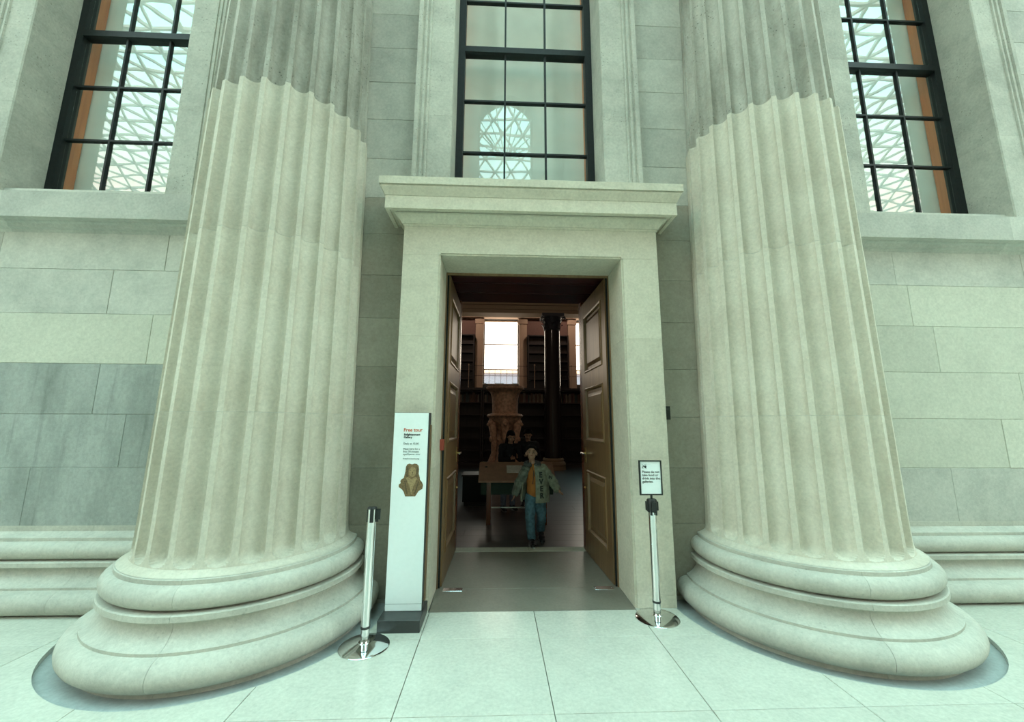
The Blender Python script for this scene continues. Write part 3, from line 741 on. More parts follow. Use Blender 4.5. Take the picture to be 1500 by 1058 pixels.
# beam and granite column inside
bo = empty('ceiling_beam', (0, 11, 5.8)); tag(bo, 'broad cream timber beam crossing the gallery above the granite column', 'beam', kind='structure')
for k_, (a, c, y0) in enumerate(((5.86, 6.0, 10.9), (6.0, 6.16, 10.86), (6.16, 6.34, 10.80), (6.34, 6.56, 10.72))):
    MB().box(-11.9, 11.9, y0, 11.5, a, c-0.004).build('beam_fascia', 'gallery_beam', bo)
MB().box(-11.9, 11.9, 10.75, 11.5, 6.56, 8.38).build('beam_wall', 'gallery_wall', bo)
gcx, gcy = 1.80, 11.2
r_ = empty('granite_column', (gcx, gcy, 0)); tag(r_, 'dark polished granite column with a leafy capital inside the gallery', 'column')
MB().lathe([(0.0, 0), (0.46, 0), (0.46, 0.12), (0.43, 0.12), (0.46, 0.20), (0.43, 0.28), (0.38, 0.30), (0.40, 0.36), (0.36, 0.42), (0.0, 0.42)], gcx, gcy, n=32).build('base', 'gallery_beam', r_, smooth=40)
MB().lathe([(0.33, 0.42), (0.315, 2.5), (0.295, 5.22), (0.0, 5.22)], gcx, gcy, n=40).build('shaft', 'granite', r_, smooth=40)
cb = MB().lathe([(0.30, 5.22), (0.32, 5.26), (0.30, 5.30), (0.31, 5.5), (0.36, 5.68), (0.40, 5.74), (0.0, 5.74)], gcx, gcy, n=32).build('capital', 'capital_bronze', r_, smooth=40)
MB().box(gcx-0.42, gcx+0.42, gcy-0.42, gcy+0.42, 5.74, 5.855).build('abacus', 'capital_bronze', r_)
for row, (z0, z1, n_) in enumerate(((5.28, 5.50, 8), (5.42, 5.66, 8))):
    for i in range(n_):
        a = 2*PI*(i+0.5*row)/n_
        d = Vector((math.cos(a), math.sin(a), 0)); s_ = Vector((-math.sin(a), math.cos(a), 0)); o0 = Vector((gcx, gcy, 0))
        P = [(0.31, z0, 0.05), (0.34, (z0+z1)/2, 0.075), (0.40, z1, 0.05), (0.43, z1-0.05, 0.02)]
        vs = []
        for r, z, w in P: vs += [o0+d*r+s_*w+Vector((0,0,z)), o0+d*r-s_*w+Vector((0,0,z)), o0+d*(r-0.02)-s_*w+Vector((0,0,z)), o0+d*(r-0.02)+s_*w+Vector((0,0,z))]
        fs = [(0,1,2,3), (12,13,14,15)]
        for q_ in range(3):
            for e_ in range(4): fs.append((4*q_+e_, 4*q_+(e_+1) % 4, 4*q_+4+(e_+1) % 4, 4*q_+4+e_))
        MB().add(vs, fs).build('leaf', 'capital_bronze', cb)
for s_ in (-1, 1): MB().tube([(gcx+s_*0.36, gcy-0.36, 5.66), (gcx+s_*0.42, gcy-0.42, 5.70), (gcx+s_*0.45, gcy-0.45, 5.64), (gcx+s_*0.42, gcy-0.42, 5.60)], [0.03, 0.035, 0.03, 0.02], 8).build('volute', 'capital_bronze', cb, smooth=50)

# gallery walkway with posts, bookcases below and above
wk = empty('gallery_walkway', (0, 13.5, 3.1)); tag(wk, 'dark walkway with thin brass posts along the far gallery wall', 'balcony')
MB().box(-6, 6, 13.25, 13.995, 3.10, 3.20).build('deck', 'shelf_wood', wk)
for x in (-1.55, 1.32, 2.95, -3.2):
    MB().lathe([(0.02, 3.20), (0.014, 3.24), (0.014, 4.16), (0.03, 4.18), (0.03, 4.22), (0.0, 4.25)], x, 13.3, n=10).build('post', 'gallery_cream', wk, smooth=40)
for z in (3.72, 4.16): MB().tube([(-6, 13.3, z), (6, 13.3, z)], 0.009, 6).build('rail', 'shelf_wood', wk, smooth=40)
def bookcase(x0, x1, y0, z0, z1, n, label, nb):
    r_ = empty('bookcase', ((x0+x1)/2, y0, z0)); tag(r_, label, 'bookcase', 'tall dark bookcases of the gallery')
    MB().box(x0, x0+0.06, y0, 13.9, z0, z1).build('side_panel', 'shelf_wood', r_); MB().box(x1-0.06, x1, y0, 13.9, z0, z1).build('side_panel', 'shelf_wood', r_)
    MB().box(x0+0.06, x1-0.06, 13.85, 13.9, z0, z1).build('back_panel', 'shelf_wood', r_)
    for i in range(n+1):
        z = z0+(z1-0.05-z0)*i/n; MB().box(x0+0.06, x1-0.06, y0+0.02, 13.85, z, z+0.05).build('shelf', 'shelf_wood', r_)
    return [z0+(z1-0.05-z0)*i/n+0.05 for i in range(n)], (z1-z0)/n-0.08
bk = None
books = []
def fill(x0, x1, y0, zs, hmax, where):
    for z in zs:
        x = x0+0.08
        while x < x1-0.16:
            w = random.uniform(0.05, 0.11); h = hmax*random.uniform(0.7, 0.96)
            MBo = MB().box(x, x+w-0.004, y0+0.05, y0+0.30, z, z+h).build('book', 'book_leather')
            tag(MBo, where, 'book', where); x += w
for x0, x1, lb in ((-2.45, -0.95, 'dark lower bookcase left of the marble vase'), (-0.93, 0.55, 'dark lower bookcase behind the marble vase'), (0.57, 1.85, 'dark lower bookcase left of the granite column'), (1.87, 3.6, 'dark lower bookcase right of the granite column')):
    zs, hm = bookcase(x0, x1, 13.35, 0.0, 3.09, 6, lb, 1)
    fill(x0, x1, 13.35, zs[-1:], hm, 'old leather book on the top shelf of the '+lb[5:])
for x0, x1, lb in ((-2.90, -1.34, 'dark upper bookcase left of the bright middle gallery window'), (1.05, 2.90, 'dark upper bookcase behind the granite column, above the walkway')):
    bookcase(x0, x1, 13.62, 3.21, 5.64, 6, lb, 1)

# ------------------------------------------------------------------ marble vase on its carved support
vx, vy = -0.08, 8.0
r_ = empty('marble_vase', (vx, vy, 0)); tag(r_, 'huge carved marble vase on a sculpted support inside the gallery', 'vase')
MB().box(vx-0.62, vx+0.62, vy-0.62, vy+0.62, 0, 0.22).build('plinth', 'vase_marble', r_)
MB().lathe([(0.0, 1.83), (0.50, 1.83), (0.54, 1.87), (0.50, 1.92), (0.38, 1.95), (0.375, 2.1), (0.385, 2.35), (0.42, 2.52), (0.50, 2.62), (0.56, 2.66), (0.565, 2.71), (0.54, 2.73), (0.46, 2.69), (0.36, 2.4), (0.0, 2.2)], vx, vy, n=48).build('bowl', 'vase_marble', r_, smooth=40)
MB().lathe([(0.0, 1.18), (0.26, 1.18), (0.22, 1.28), (0.24, 1.45), (0.36, 1.62), (0.46, 1.74), (0.47, 1.83), (0.0, 1.83)], vx, vy, n=36).build('stem', 'vase_marble', r_, smooth=40)
for a in (-150, -90, -30, 30, 90, 150):
    w = math.radians(a); d = Vector((math.cos(w), math.sin(w), 0)); o0 = Vector((vx, vy, 0))
    mb = MB(); mb.tube([o0+d*0.30+Vector((0,0,1.75)), o0+d*0.42+Vector((0,0,1.60)), o0+d*0.36+Vector((0,0,1.2)), o0+d*0.36+Vector((0,0,0.8)), o0+d*0.47+Vector((0,0,0.5)), o0+d*0.50+Vector((0,0,0.24))], [0.10, 0.12, 0.09, 0.08, 0.10, 0.13], 10)
    o = mb.build('carved_leg', 'vase_marble', r_, smooth=60)
    MB().ball(o0+d*0.47+Vector((0,0,1.66)), (0.09, 0.09, 0.11)).ball(o0+d*0.56+Vector((0,0,1.62)), (0.045, 0.045, 0.04)).build('carved_head', 'vase_marble', o, smooth=179)
    MB().ball(o0+d*0.45+Vector((0,0,1.20)), (0.06,0.06,0.09)).build('carved_wing', 'vase_marble', o, smooth=179)
MB().lathe([(0.36, 0.22), (0.34, 0.4), (0.24, 0.7), (0.22, 1.0), (0.26, 1.18), (0.0, 1.18)], vx, vy, n=30).build('pedestal', 'vase_marble', r_, smooth=40)

# ------------------------------------------------------------------ reading desk in the gallery
r_ = empty('reading_desk', (0.0, 3.1, 0)); tag(r_, 'wooden reading desk with a sloping brown panel behind the boy', 'desk')
sl = [(2.95, 0.67), (3.42, 0.93), (3.42, 0.96), (2.95, 0.70)]
MB().prism(sl, 'x', -0.62, 0.66).build('sloping_panel', 'desk_panel', r_)
MB().box(-0.58, 0.62, 3.02, 3.40, 0.47, 0.66).build('apron', 'desk_green', r_)
for x in (-0.45, 0.47):
    for y in (2.98, 3.36): MB().box(x-0.035, x+0.035, y, y+0.07, 0, 0.67).build('leg', 'door_edge_wood', r_)
MB().box(-0.41, 0.43, 3.0, 3.03, 0.265, 0.28).build('stretcher', 'steel', r_)
o = MB().prism([(3.12, 0.806), (3.30, 0.905), (3.30, 0.915), (3.12, 0.816)], 'x', -0.15, 0.12).build('paper_sheet', 'paper'); tag(o, 'white paper sheet lying on the sloping desk panel', 'paper')
o = MB().lathe([(0.0, 0.872), (0.03, 0.872), (0.03, 0.885), (0.012, 0.90), (0.0, 0.90)], -0.50, 3.30, n=16)
o = o.build('desk_knob', 'black_plastic', r_, smooth=40)
r_ = empty('museum_plinth', (-0.62, 4.7, 0)); tag(r_, 'low black display plinth on the floor left behind the desk', 'plinth')
MB().box(-1.0, -0.50, 4.5, 5.1, 0.08, 0.58).build('body', 'black_paint', r_); MB().box(-0.97, -0.53, 4.53, 5.07, 0, 0.08).build('foot', 'black_plastic', r_); MB().box(-1.02, -0.48, 4.48, 5.12, 0.58, 0.61).build('top', 'shelf_wood', r_)

# ------------------------------------------------------------------ people
def remesh(mb, name, mt, parent, vox, smooth_it=4, noise=0.0):
    o = mb.build(name, mt, parent)
    md = o.modifiers.new('r', 'REMESH'); md.mode = 'VOXEL'; md.voxel_size = vox; md.use_smooth_shade = True
    sm = o.modifiers.new('s', 'SMOOTH'); sm.iterations = smooth_it; sm.factor = 0.5
    if noise:
        tx_ = bpy.data.textures.new('folds', 'CLOUDS'); tx_.noise_scale = 0.06; tx_.noise_depth = 1
        dm = o.modifiers.new('d', 'DISPLACE'); dm.texture = tx_; dm.strength = noise; dm.mid_level = 0.5
    me = evaluated_mesh(o); o.modifiers.clear(); old = o.data; o.data = me; bpy.data.meshes.remove(old)
    if not o.data.materials: o.data.materials.append(M[mt])
    o.data.shade_smooth()
    return o
def hand(mb, wrist, d, side, thumb, s=1.0, curl=0.5):
    """palm, four fingers of different length, thumb off the side of the palm"""
    d = Vector(d).normalized(); side = Vector(side); side = (side - d*side.dot(d)).normalized(); nrm = d.cross(side)
    w = Vector(wrist)
    for i in range(5): 
        for q_ in (-1, 0, 1): mb.ball(w + d*(0.012+0.011*i)*s + side*q_*0.011*s, (0.012*s,)*3, 10, 7)
    for i, (off, L) in enumerate(((-0.021, 0.040), (-0.007, 0.046), (0.007, 0.043), (0.020, 0.033))):
        a = w + d*0.058*s + side*off*s; b_ = a + d*L*0.55*s + nrm*curl*0.010*s; c_ = b_ + (d*0.8 + nrm*curl*0.9).normalized()*L*0.5*s
        mb.limb(a, b_, 0.0078*s, 0.0072*s); mb.limb(b_, c_, 0.0072*s, 0.0062*s)
    a = w + d*0.022*s + side*thumb*0.020*s; b_ = a + (d*0.6+side*thumb*0.8).normalized()*0.026*s; c_ = b_ + (d*0.9+side*thumb*0.25+nrm*0.3).normalized()*0.022*s
    mb.limb(a, b_, 0.0095*s, 0.0085*s); mb.limb(b_, c_, 0.0085*s, 0.007*s)
def head(mb, c, s, R):
    """skull, jaw, nose, brow, cheeks, ears: joined into the body mesh"""
    def P(x, y, z): return Vector(c) + R @ (Vector((x, y, z))*s)
    def B(x, y, z, r): mb.ball(P(x, y, z), tuple(q_*s for q_ in r), 16, 12, R)
    B(0, 0.008, 0.025, (0.072, 0.088, 0.082)); B(0, -0.018, -0.030, (0.060, 0.064, 0.070)); B(0, -0.040, -0.072, (0.030, 0.030, 0.026))
    B(0, -0.050, 0.022, (0.052, 0.030, 0.018)); B(0, -0.083, -0.012, (0.010, 0.012, 0.018)); B(0, -0.088, -0.024, (0.014, 0.012, 0.010))
    B(-0.034, -0.056, -0.026, (0.022, 0.020, 0.022)); B(0.034, -0.056, -0.026, (0.022, 0.020, 0.022)); B(0, -0.068, -0.052, (0.022, 0.014, 0.011))
    for s_ in (-1, 1): B(s_*0.076, 0.006, -0.008, (0.009, 0.018, 0.029)); B(s_*0.080, 0.014, 0.004, (0.008, 0.016, 0.018))
    return P
def face(P, s, R, parent):
    for s_ in (-1, 1):
        MB().ball(P(s_*0.029, -0.0705, 0.004), (0.012*s, 0.006*s, 0.0055*s), 12, 8, R).build('eye', 'eye_dark', parent, smooth=179)
        MB().tube([P(s_*0.015, -0.080, 0.022), P(s_*0.030, -0.0785, 0.027), P(s_*0.045, -0.069, 0.022)], [0.003*s, 0.0035*s, 0.002*s], 6).build('eyebrow', 'hair_black', parent, smooth=179)
    MB().ball(P(0, -0.081, -0.050), (0.019*s, 0.004*s, 0.0045*s), 12, 8, R).build('lips', 'lips', parent, smooth=179)
def shoe(a, d, parent, s=1.0):
    d = Vector((d[0], d[1], d[2])).normalized(); up = Vector((0,0,1)); up = (up-d*up.dot(d)).normalized(); sd = d.cross(up)
    a = Vector(a)
    mb = MB()
    for t_, w, h, lift in ((-0.045, 0.034, 0.040, 0.040), (-0.01, 0.036, 0.050, 0.050), (0.04, 0.037, 0.040, 0.040), (0.09, 0.041, 0.030, 0.030), (0.13, 0.037, 0.024, 0.024)):
        Rm = Matrix((sd, d, up)).transposed(); mb.ball(a + d*t_*s + up*lift*s, (w*s, 0.045*s, h*s), 14, 9, Rm)
    o = remesh(mb, 'shoe', 'shoe_black', parent, 0.007, 3)
    sec = []
    for i in range(20):
        w = 2*PI*i/20; sec.append((0.043*math.sin(w)*(1.0 if math.cos(w) > 0 else 0.88), 0.045+0.125*math.cos(w)))
    vs = [a + sd*p[0]*s + d*p[1]*s + up*0.0*s for p in sec] + [a + sd*p[0]*s + d*p[1]*s + up*0.018*s for p in sec]
    MB().add(vs, [tuple(range(20))[::-1], tuple(range(20, 40))] + [(i, (i+1) % 20, 20+(i+1) % 20, 20+i) for i in range(20)]).build('sole', 'shoe_sole', o)
    return o

def rot(rx, ry, rz): return (Matrix.Rotation(rz, 3, 'Z') @ Matrix.Rotation(ry, 3, 'Y') @ Matrix.Rotation(rx, 3, 'X'))
# the boy walking out through the doorway
boy = empty('person', (0.215, 1.97, 0.004), 0.0, local=True)
tag(boy, 'boy in lettered khaki jacket, orange top and jeans walking out of the doorway', 'person', 'people in the gallery doorway')
J = dict(pel=(0, 0, 0.62), chest=(-0.01, 0, 0.92), neck=(-0.035, 0.0, 1.055), hd=(-0.05, -0.012, 1.205),
         sl=(-0.13, 0.0, 1.0), el=(-0.215, 0.03, 0.80), wl=(-0.285, -0.01, 0.655), sr=(0.12, 0.0, 1.0), er=(0.235, 0.02, 0.835), wr=(0.305, -0.05, 0.715),
         hl=(-0.07, 0, 0.60), kl=(-0.078, -0.085, 0.345), al=(-0.055, -0.06, 0.075), hr=(0.07, 0, 0.60), kr=(0.090, 0.0, 0.34), ar=(0.095, 0.20, 0.105))
HR = rot(math.radians(-16), 0, math.radians(-4))
mb = MB()
P = head(mb, J['hd'], 0.98, HR)
mb.limb(J['neck'], Vector(J['hd'])+Vector((0, 0.015, -0.05)), 0.042, 0.040)
mb.limb(J['pel'], J['chest'], 0.085, 0.092); mb.limb(J['chest'], J['neck'], 0.085, 0.042); mb.limb(J['sl'], J['sr'], 0.045, 0.045); mb.limb(J['hl'], J['hr'], 0.07, 0.07)
for a, c, d, ra, rb, rc in (('sl', 'el', 'wl', 0.042, 0.032, 0.021), ('sr', 'er', 'wr', 0.042, 0.032, 0.021), ('hl', 'kl', 'al', 0.065, 0.045, 0.03), ('hr', 'kr', 'ar', 0.065, 0.045, 0.03)):
    mb.limb(J[a], J[c], ra, rb); mb.limb(J[c], J[d], rb, rc)
mb.limb(J['al'], Vector(J['al'])+Vector((0, -0.09, -0.04)), 0.028, 0.02); mb.limb(J['ar'], Vector(J['ar'])+Vector((0, -0.08, -0.06)), 0.028, 0.02)
hand(mb, J['wl'], (-0.25, -0.15, -1), (0, -1, 0), 1, 1.0, 0.7)
hand(mb, J['wr'], (0.75, -0.35, -0.65), (0.3, -1, 0.3), 1, 1.0, -0.2)
body = remesh(mb, 'body', 'skin', boy, 0.0058, 3)
face(P, 0.98, HR, body)
mb = MB()       # short hair cap, ears left clear
for (x, y, z, r) in ((0, 0.022, 0.045, (0.078, 0.088, 0.078)), (0, 0.060, 0.000, (0.066, 0.050, 0.070)), (-0.045, -0.005, 0.068, (0.034, 0.062, 0.036)), (0.045, -0.005, 0.068, (0.034, 0.062, 0.036)), (0, -0.050, 0.078, (0.056, 0.034, 0.026))):
    mb.ball(P(x, y, z), r, 16, 12, HR)
remesh(mb, 'hair', 'hair_black', boy, 0.007, 2, 0.010)
mb = MB(); mb.limb((-0.01, 0, 0.685), (-0.01, 0, 0.93), 0.112, 0.106); mb.limb((-0.01, 0, 0.93), (-0.03, 0, 1.03), 0.095, 0.055); mb.limb((-0.10, 0, 0.985), (0.10, 0, 0.985), 0.05, 0.05)
sh_ = remesh(mb, 'shirt', 'shirt_orange', boy, 0.010, 4, 0.012)
MB().tube([(-0.045, -0.062, 1.02), (-0.03, -0.104, 0.96), (-0.035, -0.116, 0.86), (-0.045, -0.120, 0.80)], 0.004, 6).build('drawstring', 'ink_black', sh_, smooth=179)
MB().tube([(-0.015, -0.062, 1.02), (-0.012, -0.106, 0.96), (-0.02, -0.116, 0.90)], 0.004, 6).build('drawstring', 'ink_black', sh_, smooth=179)
mb = MB(); mb.limb((-0.05, 0.0, 0.60), (0.05, 0.0, 0.60), 0.098, 0.098)
mb.limb((-0.062, 0, 0.57), J['kl'], 0.086, 0.066); mb.limb(J['kl'], (-0.056, -0.058, 0.105), 0.066, 0.062)
mb.limb((0.065, 0, 0.57), J['kr'], 0.086, 0.066); mb.limb(J['kr'], (0.094, 0.185, 0.14), 0.066, 0.062)
remesh(mb, 'jeans', 'denim', boy, 0.009, 3, 0.022)
shoe((-0.055, -0.045, 0.0), (0.05, -1, 0), boy, 1.15); shoe((0.095, 0.19, 0.055), (0.05, -1, -0.35), boy, 1.15)
# jacket: open shell with a gap in front, two sleeves, fur-lined collar
JR_ = [(0.555, 0.205, 0.162), (0.60, 0.208, 0.165), (0.70, 0.198, 0.156), (0.80, 0.188, 0.148), (0.90, 0.174, 0.134), (0.97, 0.165, 0.122), (1.015, 0.135, 0.100), (1.05, 0.092, 0.080)]
GA, GB = math.radians(-74), math.radians(-2)      # opening, angles from straight ahead, + towards +x
nA = 44
outer, inner = [], []
for z, rx, ry in JR_:
    ro, ri = [], []
    for i in range(nA+1):
        a = GB + (2*PI - (GB-GA))*i/nA
        fl = 1 + 0.02*math.sin(9*a+z*30) + 0.012*math.sin(17*a-z*55)
        cx_ = 0.0 if z < 0.9 else -0.02*(z-0.9)/0.15
        ro.append((cx_+rx*fl*math.sin(a), -ry*fl*math.cos(a), z)); ri.append((cx_+(rx*fl-0.016)*math.sin(a), -(ry*fl-0.016)*math.cos(a), z))
    outer.append(ro); inner.append(ri)
vs, fs = [], []; n1 = nA+1; L = len(JR_)
for rows in (outer, inner):
    for rr in rows: vs += rr
for s_ in range(2):
    o_ = s_*L*n1
    for i in range(L-1):
        for j in range(nA): fs.append((o_+i*n1+j, o_+i*n1+j+1, o_+(i+1)*n1+j+1, o_+(i+1)*n1+j))
q0 = L*n1
for i in range(L-1):
    for j in (0, nA): fs.append((i*n1+j, (i+1)*n1+j, q0+(i+1)*n1+j, q0+i*n1+j))
for j in range(nA):
    for i in (0, L-1): fs.append((i*n1+j, i*n1+j+1, q0+i*n1+j+1, q0+i*n1+j))
jk = MB().add(vs, fs).build('jacket', 'jacket_khaki', boy, smooth=60)
for a, c, d, sd_ in (('sl', 'el', 'wl', -1), ('sr', 'er', 'wr', 1)):
    mb = MB(); A_, B_, D_ = Vector(J[a]), Vector(J[c]), Vector(J[d])
    mb.limb(A_+Vector((-sd_*0.01, 0, -0.015)), B_, 0.074, 0.074); mb.limb(B_, D_+(B_-D_)*0.10, 0.074, 0.056)
    remesh(mb, 'sleeve', 'jacket_camo' if sd_ < 0 else 'jacket_khaki', jk, 0.009, 3, 0.028)
mb = MB()
for i in range(15):
    a = math.radians(-150 + 300*i/14) + PI
    mb.ball((-0.035+0.092*math.sin(a), 0.01-0.075*math.cos(a), 1.045+0.03*(0.5-0.5*math.cos(a))), (0.036, 0.036, 0.034), 10, 8)
remesh(mb, 'collar', 'collar_fur', jk, 0.009, 2, 0.014)
def on_jacket(ch, a, z, size, nm='letter'):
    rx = ry = None
    for (z0, x0, y0), (z1, x1, y1) in zip(JR_[:-1], JR_[1:]):
        if z0 <= z <= z1: t_ = (z-z0)/(z1-z0); rx, ry = x0+(x1-x0)*t_, y0+(y1-y0)*t_
    a = math.radians(a); n_ = Vector((ry*math.sin(a), -rx*math.cos(a), 0)).normalized(); s_ = Vector((-n_.y, n_.x, 0))
    c = Vector((rx*math.sin(a), -ry*math.cos(a), z)) + n_*0.006
    v, f = text_mesh(ch, size, 'CENTER', bold=0.004, depth=0.003)
    MB().add([c + s_*p[0]*0.92 + Vector((0, 0, 1))*(p[2]-size*0.35) - n_*p[1] for p in v], f).build(nm, 'ink_black', jk)
for ch, z in zip('EVER', (0.925, 0.835, 0.745, 0.655)): on_jacket(ch, 22, z, 0.100)
v, f = text_mesh('IN', 0.055, 'CENTER', bold=0.003, depth=0.003)
MB().add([Vector((0.205, -0.075, 0.865)) + Vector((0.9, 0.25, -0.25))*p[0] + Vector((0.15, 0, 1))*p[2] for p in v], f).build('letter', 'ink_black', jk)

def visitor(loc, rz, s, label, lean, hair_len, trouser, arm_up):
    r_ = empty('person', loc, rz, local=True); tag(r_, label, 'person', 'people in the gallery doorway')
    z = lambda v: Vector(v)*s
    HRm = rot(math.radians(22), 0, math.radians(8*arm_up))
    hd = z((0.0, -0.10*lean-0.02, 1.38)); nk = z((0, -0.08*lean, 1.24)); ch = z((0, -0.04*lean, 1.08)); pl = z((0, 0.02, 0.78))
    sl, sr = z((-0.16, -0.06*lean, 1.19)), z((0.16, -0.06*lean, 1.19)); el, er = z((-0.20, -0.10, 0.95)), z((0.20, -0.10, 0.95))
    wl, wr = z((-0.06, -0.26, 0.98)), z((0.07, -0.26, 1.0+0.16*max(0, arm_up)))
    mb = MB(); Pq = head(mb, hd, 1.02*s, HRm)
    mb.limb(nk, hd+z((0, 0.01, -0.06)), 0.05*s, 0.046*s); mb.limb(pl, ch, 0.10*s, 0.11*s); mb.limb(ch, nk, 0.10*s, 0.05*s); mb.limb(sl, sr, 0.05*s, 0.05*s)
    for a, c, d in ((sl, el, wl), (sr, er, wr)): mb.limb(a, c, 0.045*s, 0.036*s); mb.limb(c, d, 0.036*s, 0.024*s)
    for q_ in (-1, 1): mb.limb(z((q_*0.085, 0.02, 0.76)), z((q_*0.09, 0, 0.42)), 0.075*s, 0.05*s); mb.limb(z((q_*0.09, 0, 0.42)), z((q_*0.095, 0.02, 0.07)), 0.05*s, 0.032*s); mb.limb(z((q_*0.095, 0.02, 0.05)), z((q_*0.10, -0.10, 0.035)), 0.03*s, 0.022*s)
    hand(mb, wl, (0.5, -0.7, 0.2), (0, 0, 1), 1, s*1.1, 0.6); hand(mb, wr, (-0.4, -0.7, 0.3), (0, 0, 1), 1, s*1.1, -0.6)
    bd = remesh(mb, 'body', 'skin', r_, 0.0075, 3); face(Pq, 1.02*s, HRm, bd)
    mb = MB()
    for (x, y, zz, r) in ((0, 0.024, 0.042, (0.084, 0.094, 0.082)), (0, 0.062, -0.02, (0.074, 0.056, 0.09)), (0, -0.050, 0.075, (0.058, 0.036, 0.030))): mb.ball(Pq(x, y, zz), tuple(q_*s for q_ in r), 16, 12, HRm)
    if hair_len:
        for q_ in (-1, 1): mb.limb(Pq(q_*0.068, 0.02, 0.02), Pq(q_*0.070, 0.02, -hair_len), 0.030*s, 0.026*s)
        mb.limb(Pq(0, 0.07, 0), Pq(0, 0.08, -hair_len), 0.055*s, 0.05*s)
    remesh(mb, 'hair', 'hair_black', r_, 0.010, 2, 0.008)
    mb = MB(); mb.limb(pl-z((0, 0, 0.08)), ch, 0.135*s, 0.13*s); mb.limb(ch, nk-z((0, 0, 0.02)), 0.12*s, 0.06*s); mb.limb(sl, sr, 0.068*s, 0.068*s)
    for a, c, d in ((sl, el, wl), (sr, er, wr)): mb.limb(a, c, 0.066*s, 0.056*s); mb.limb(c, c.lerp(d, 0.88), 0.056*s, 0.04*s)
    remesh(mb, 'coat', 'coat_black', r_, 0.012, 3, 0.02)
    mb = MB(); mb.limb(z((-0.06, 0.02, 0.76)), z((0.06, 0.02, 0.76)), 0.11*s, 0.11*s)
    for q_ in (-1, 1): mb.limb(z((q_*0.085, 0.02, 0.74)), z((q_*0.09, 0, 0.42)), 0.092*s, 0.068*s); mb.limb(z((q_*0.09, 0, 0.42)), z((q_*0.095, 0.02, 0.11)), 0.068*s, 0.055*s)
    remesh(mb, 'trousers', trouser, r_, 0.012, 3, 0.02)
    for q_ in (-1, 1): shoe(z((q_*0.098, 0.02, 0.0)), (q_*0.1, -1, 0), r_, 1.1*s)
    return r_
visitor((-0.09, 4.15, 0.0), 0.35, 1.0, 'dark-coated visitor with long black hair bent over the desk, left of the boy', 1.0, 0.16, 'denim_pale', 0.0)
visitor((0.33, 4.6, 0.0), -0.1, 1.02, 'dark-coated visitor standing right behind the head of the boy', 0.3, 0.05, 'coat_black', 0.6)

# ------------------------------------------------------------------ signs and stands
def stanchion_base(root):
    MB().lathe([(0.0, 0.0), (0.175, 0.0), (0.178, 0.006), (0.170, 0.012), (0.10, 0.022), (0.045, 0.032), (0.042, 0.036), (0.0, 0.036)], n=56).build('base_disc', 'chrome', root, smooth=30)
    MB().lathe([(0.0, 0.036), (0.030, 0.036), (0.030, 0.13), (0.0, 0.13)], n=28).build('socket', 'chrome', root, smooth=40)
s1 = empty('barrier_post', (-1.285, -0.545, 0.0), 0.25, local=True); tag(s1, 'chrome barrier post with a black belt clip in front of the left column', 'barrier post')
stanchion_base(s1)
MB().lathe([(0.0, 0.13), (0.033, 0.13), (0.033, 0.962), (0.0, 0.962)], n=32).build('post', 'chrome', s1, smooth=40)
MB().lathe([(0.0, 0.125), (0.0345, 0.125), (0.0345, 0.142), (0.0, 0.142)], n=32).build('collar', 'plinth_dark', s1, smooth=40)
MB().lathe([(0.0, 0.962), (0.036, 0.962), (0.036, 0.968), (0.030, 0.976), (0.0, 0.978)], n=32).build('cap', 'black_plastic', s1, smooth=40)
MB().box(-0.014, 0.014, -0.038, -0.031, 0.868, 0.962).box(-0.036, -0.028, -0.012, 0.012, 0.868, 0.962).box(0.028, 0.037, -0.02, 0.02, 0.868, 0.962).build('belt_slot', 'black_plastic', s1)
MB().box(0.034, 0.062, -0.026, 0.026, 0.885, 0.955).box(0.034, 0.05, -0.018, 0.018, 0.868, 0.886).build('belt_clip', 'black_plastic', s1)

s2 = empty('sign_stand', (1.035, -0.185, 0.0), 0.0, local=True); tag(s2, 'chrome post with a black-framed notice, in front of the right door surround', 'sign stand')
stanchion_base(s2)
MB().lathe([(0.0, 0.13), (0.033, 0.13), (0.033, 0.86), (0.0, 0.86)], n=32).build('post', 'chrome', s2, smooth=40)
MB().lathe([(0.0, 0.125), (0.0345, 0.125), (0.0345, 0.142), (0.0, 0.142)], n=32).build('collar', 'plinth_dark', s2, smooth=40)
MB().lathe([(0.0, 0.858), (0.040, 0.858), (0.044, 0.866), (0.044, 0.955), (0.038, 0.966), (0.0, 0.970)], n=24).box(-0.020, 0.020, -0.052, 0.0, 0.870, 0.945).box(0.0, 0.052, -0.018, 0.018, 0.870, 0.945).box(-0.052, 0, -0.018, 0.018, 0.870, 0.945).box(-0.030, -0.015, -0.046, -0.036, 0.835, 0.87).box(0.012, 0.028, -0.046, -0.036, 0.835, 0.87).build('belt_head', 'black_plastic', s2, smooth=30)
MB().lathe([(0.0, 0.965), (0.010, 0.965), (0.010, 1.0), (0.0, 1.0)], n=12).build('rod', 'black_plastic', s2, smooth=40)
fw_, zb, zt = 0.1015, 0.998, 1.297
sf = MB().box(-fw_, -fw_+0.011, -0.011, 0.009, zb, zt).box(fw_-0.011, fw_, -0.011, 0.009, zb, zt).box(-fw_+0.011, fw_-0.011, -0.011, 0.009, zb, zb+0.011).box(-fw_+0.011, fw_-0.011, -0.011, 0.009, zt-0.011, zt).box(-fw_+0.011, fw_-0.011, 0.003, 0.009, zb+0.011, zt-0.011).build('sign_frame', 'black_plastic', s2)
MB().box(-fw_+0.011, fw_-0.011, -0.004, 0.003, zb+0.011, zt-0.011).build('notice_sheet', 'sign_white', s2)
lettering('lettering', 'Please do not\ntake food or\ndrink into the\ngalleries.', 0.0285, (-0.076, -0.0052, 1.188), 'ink_black', s2, spacing=0.98, bold=0.0003)
ic = MB()        # pictogram: cup and fork struck through
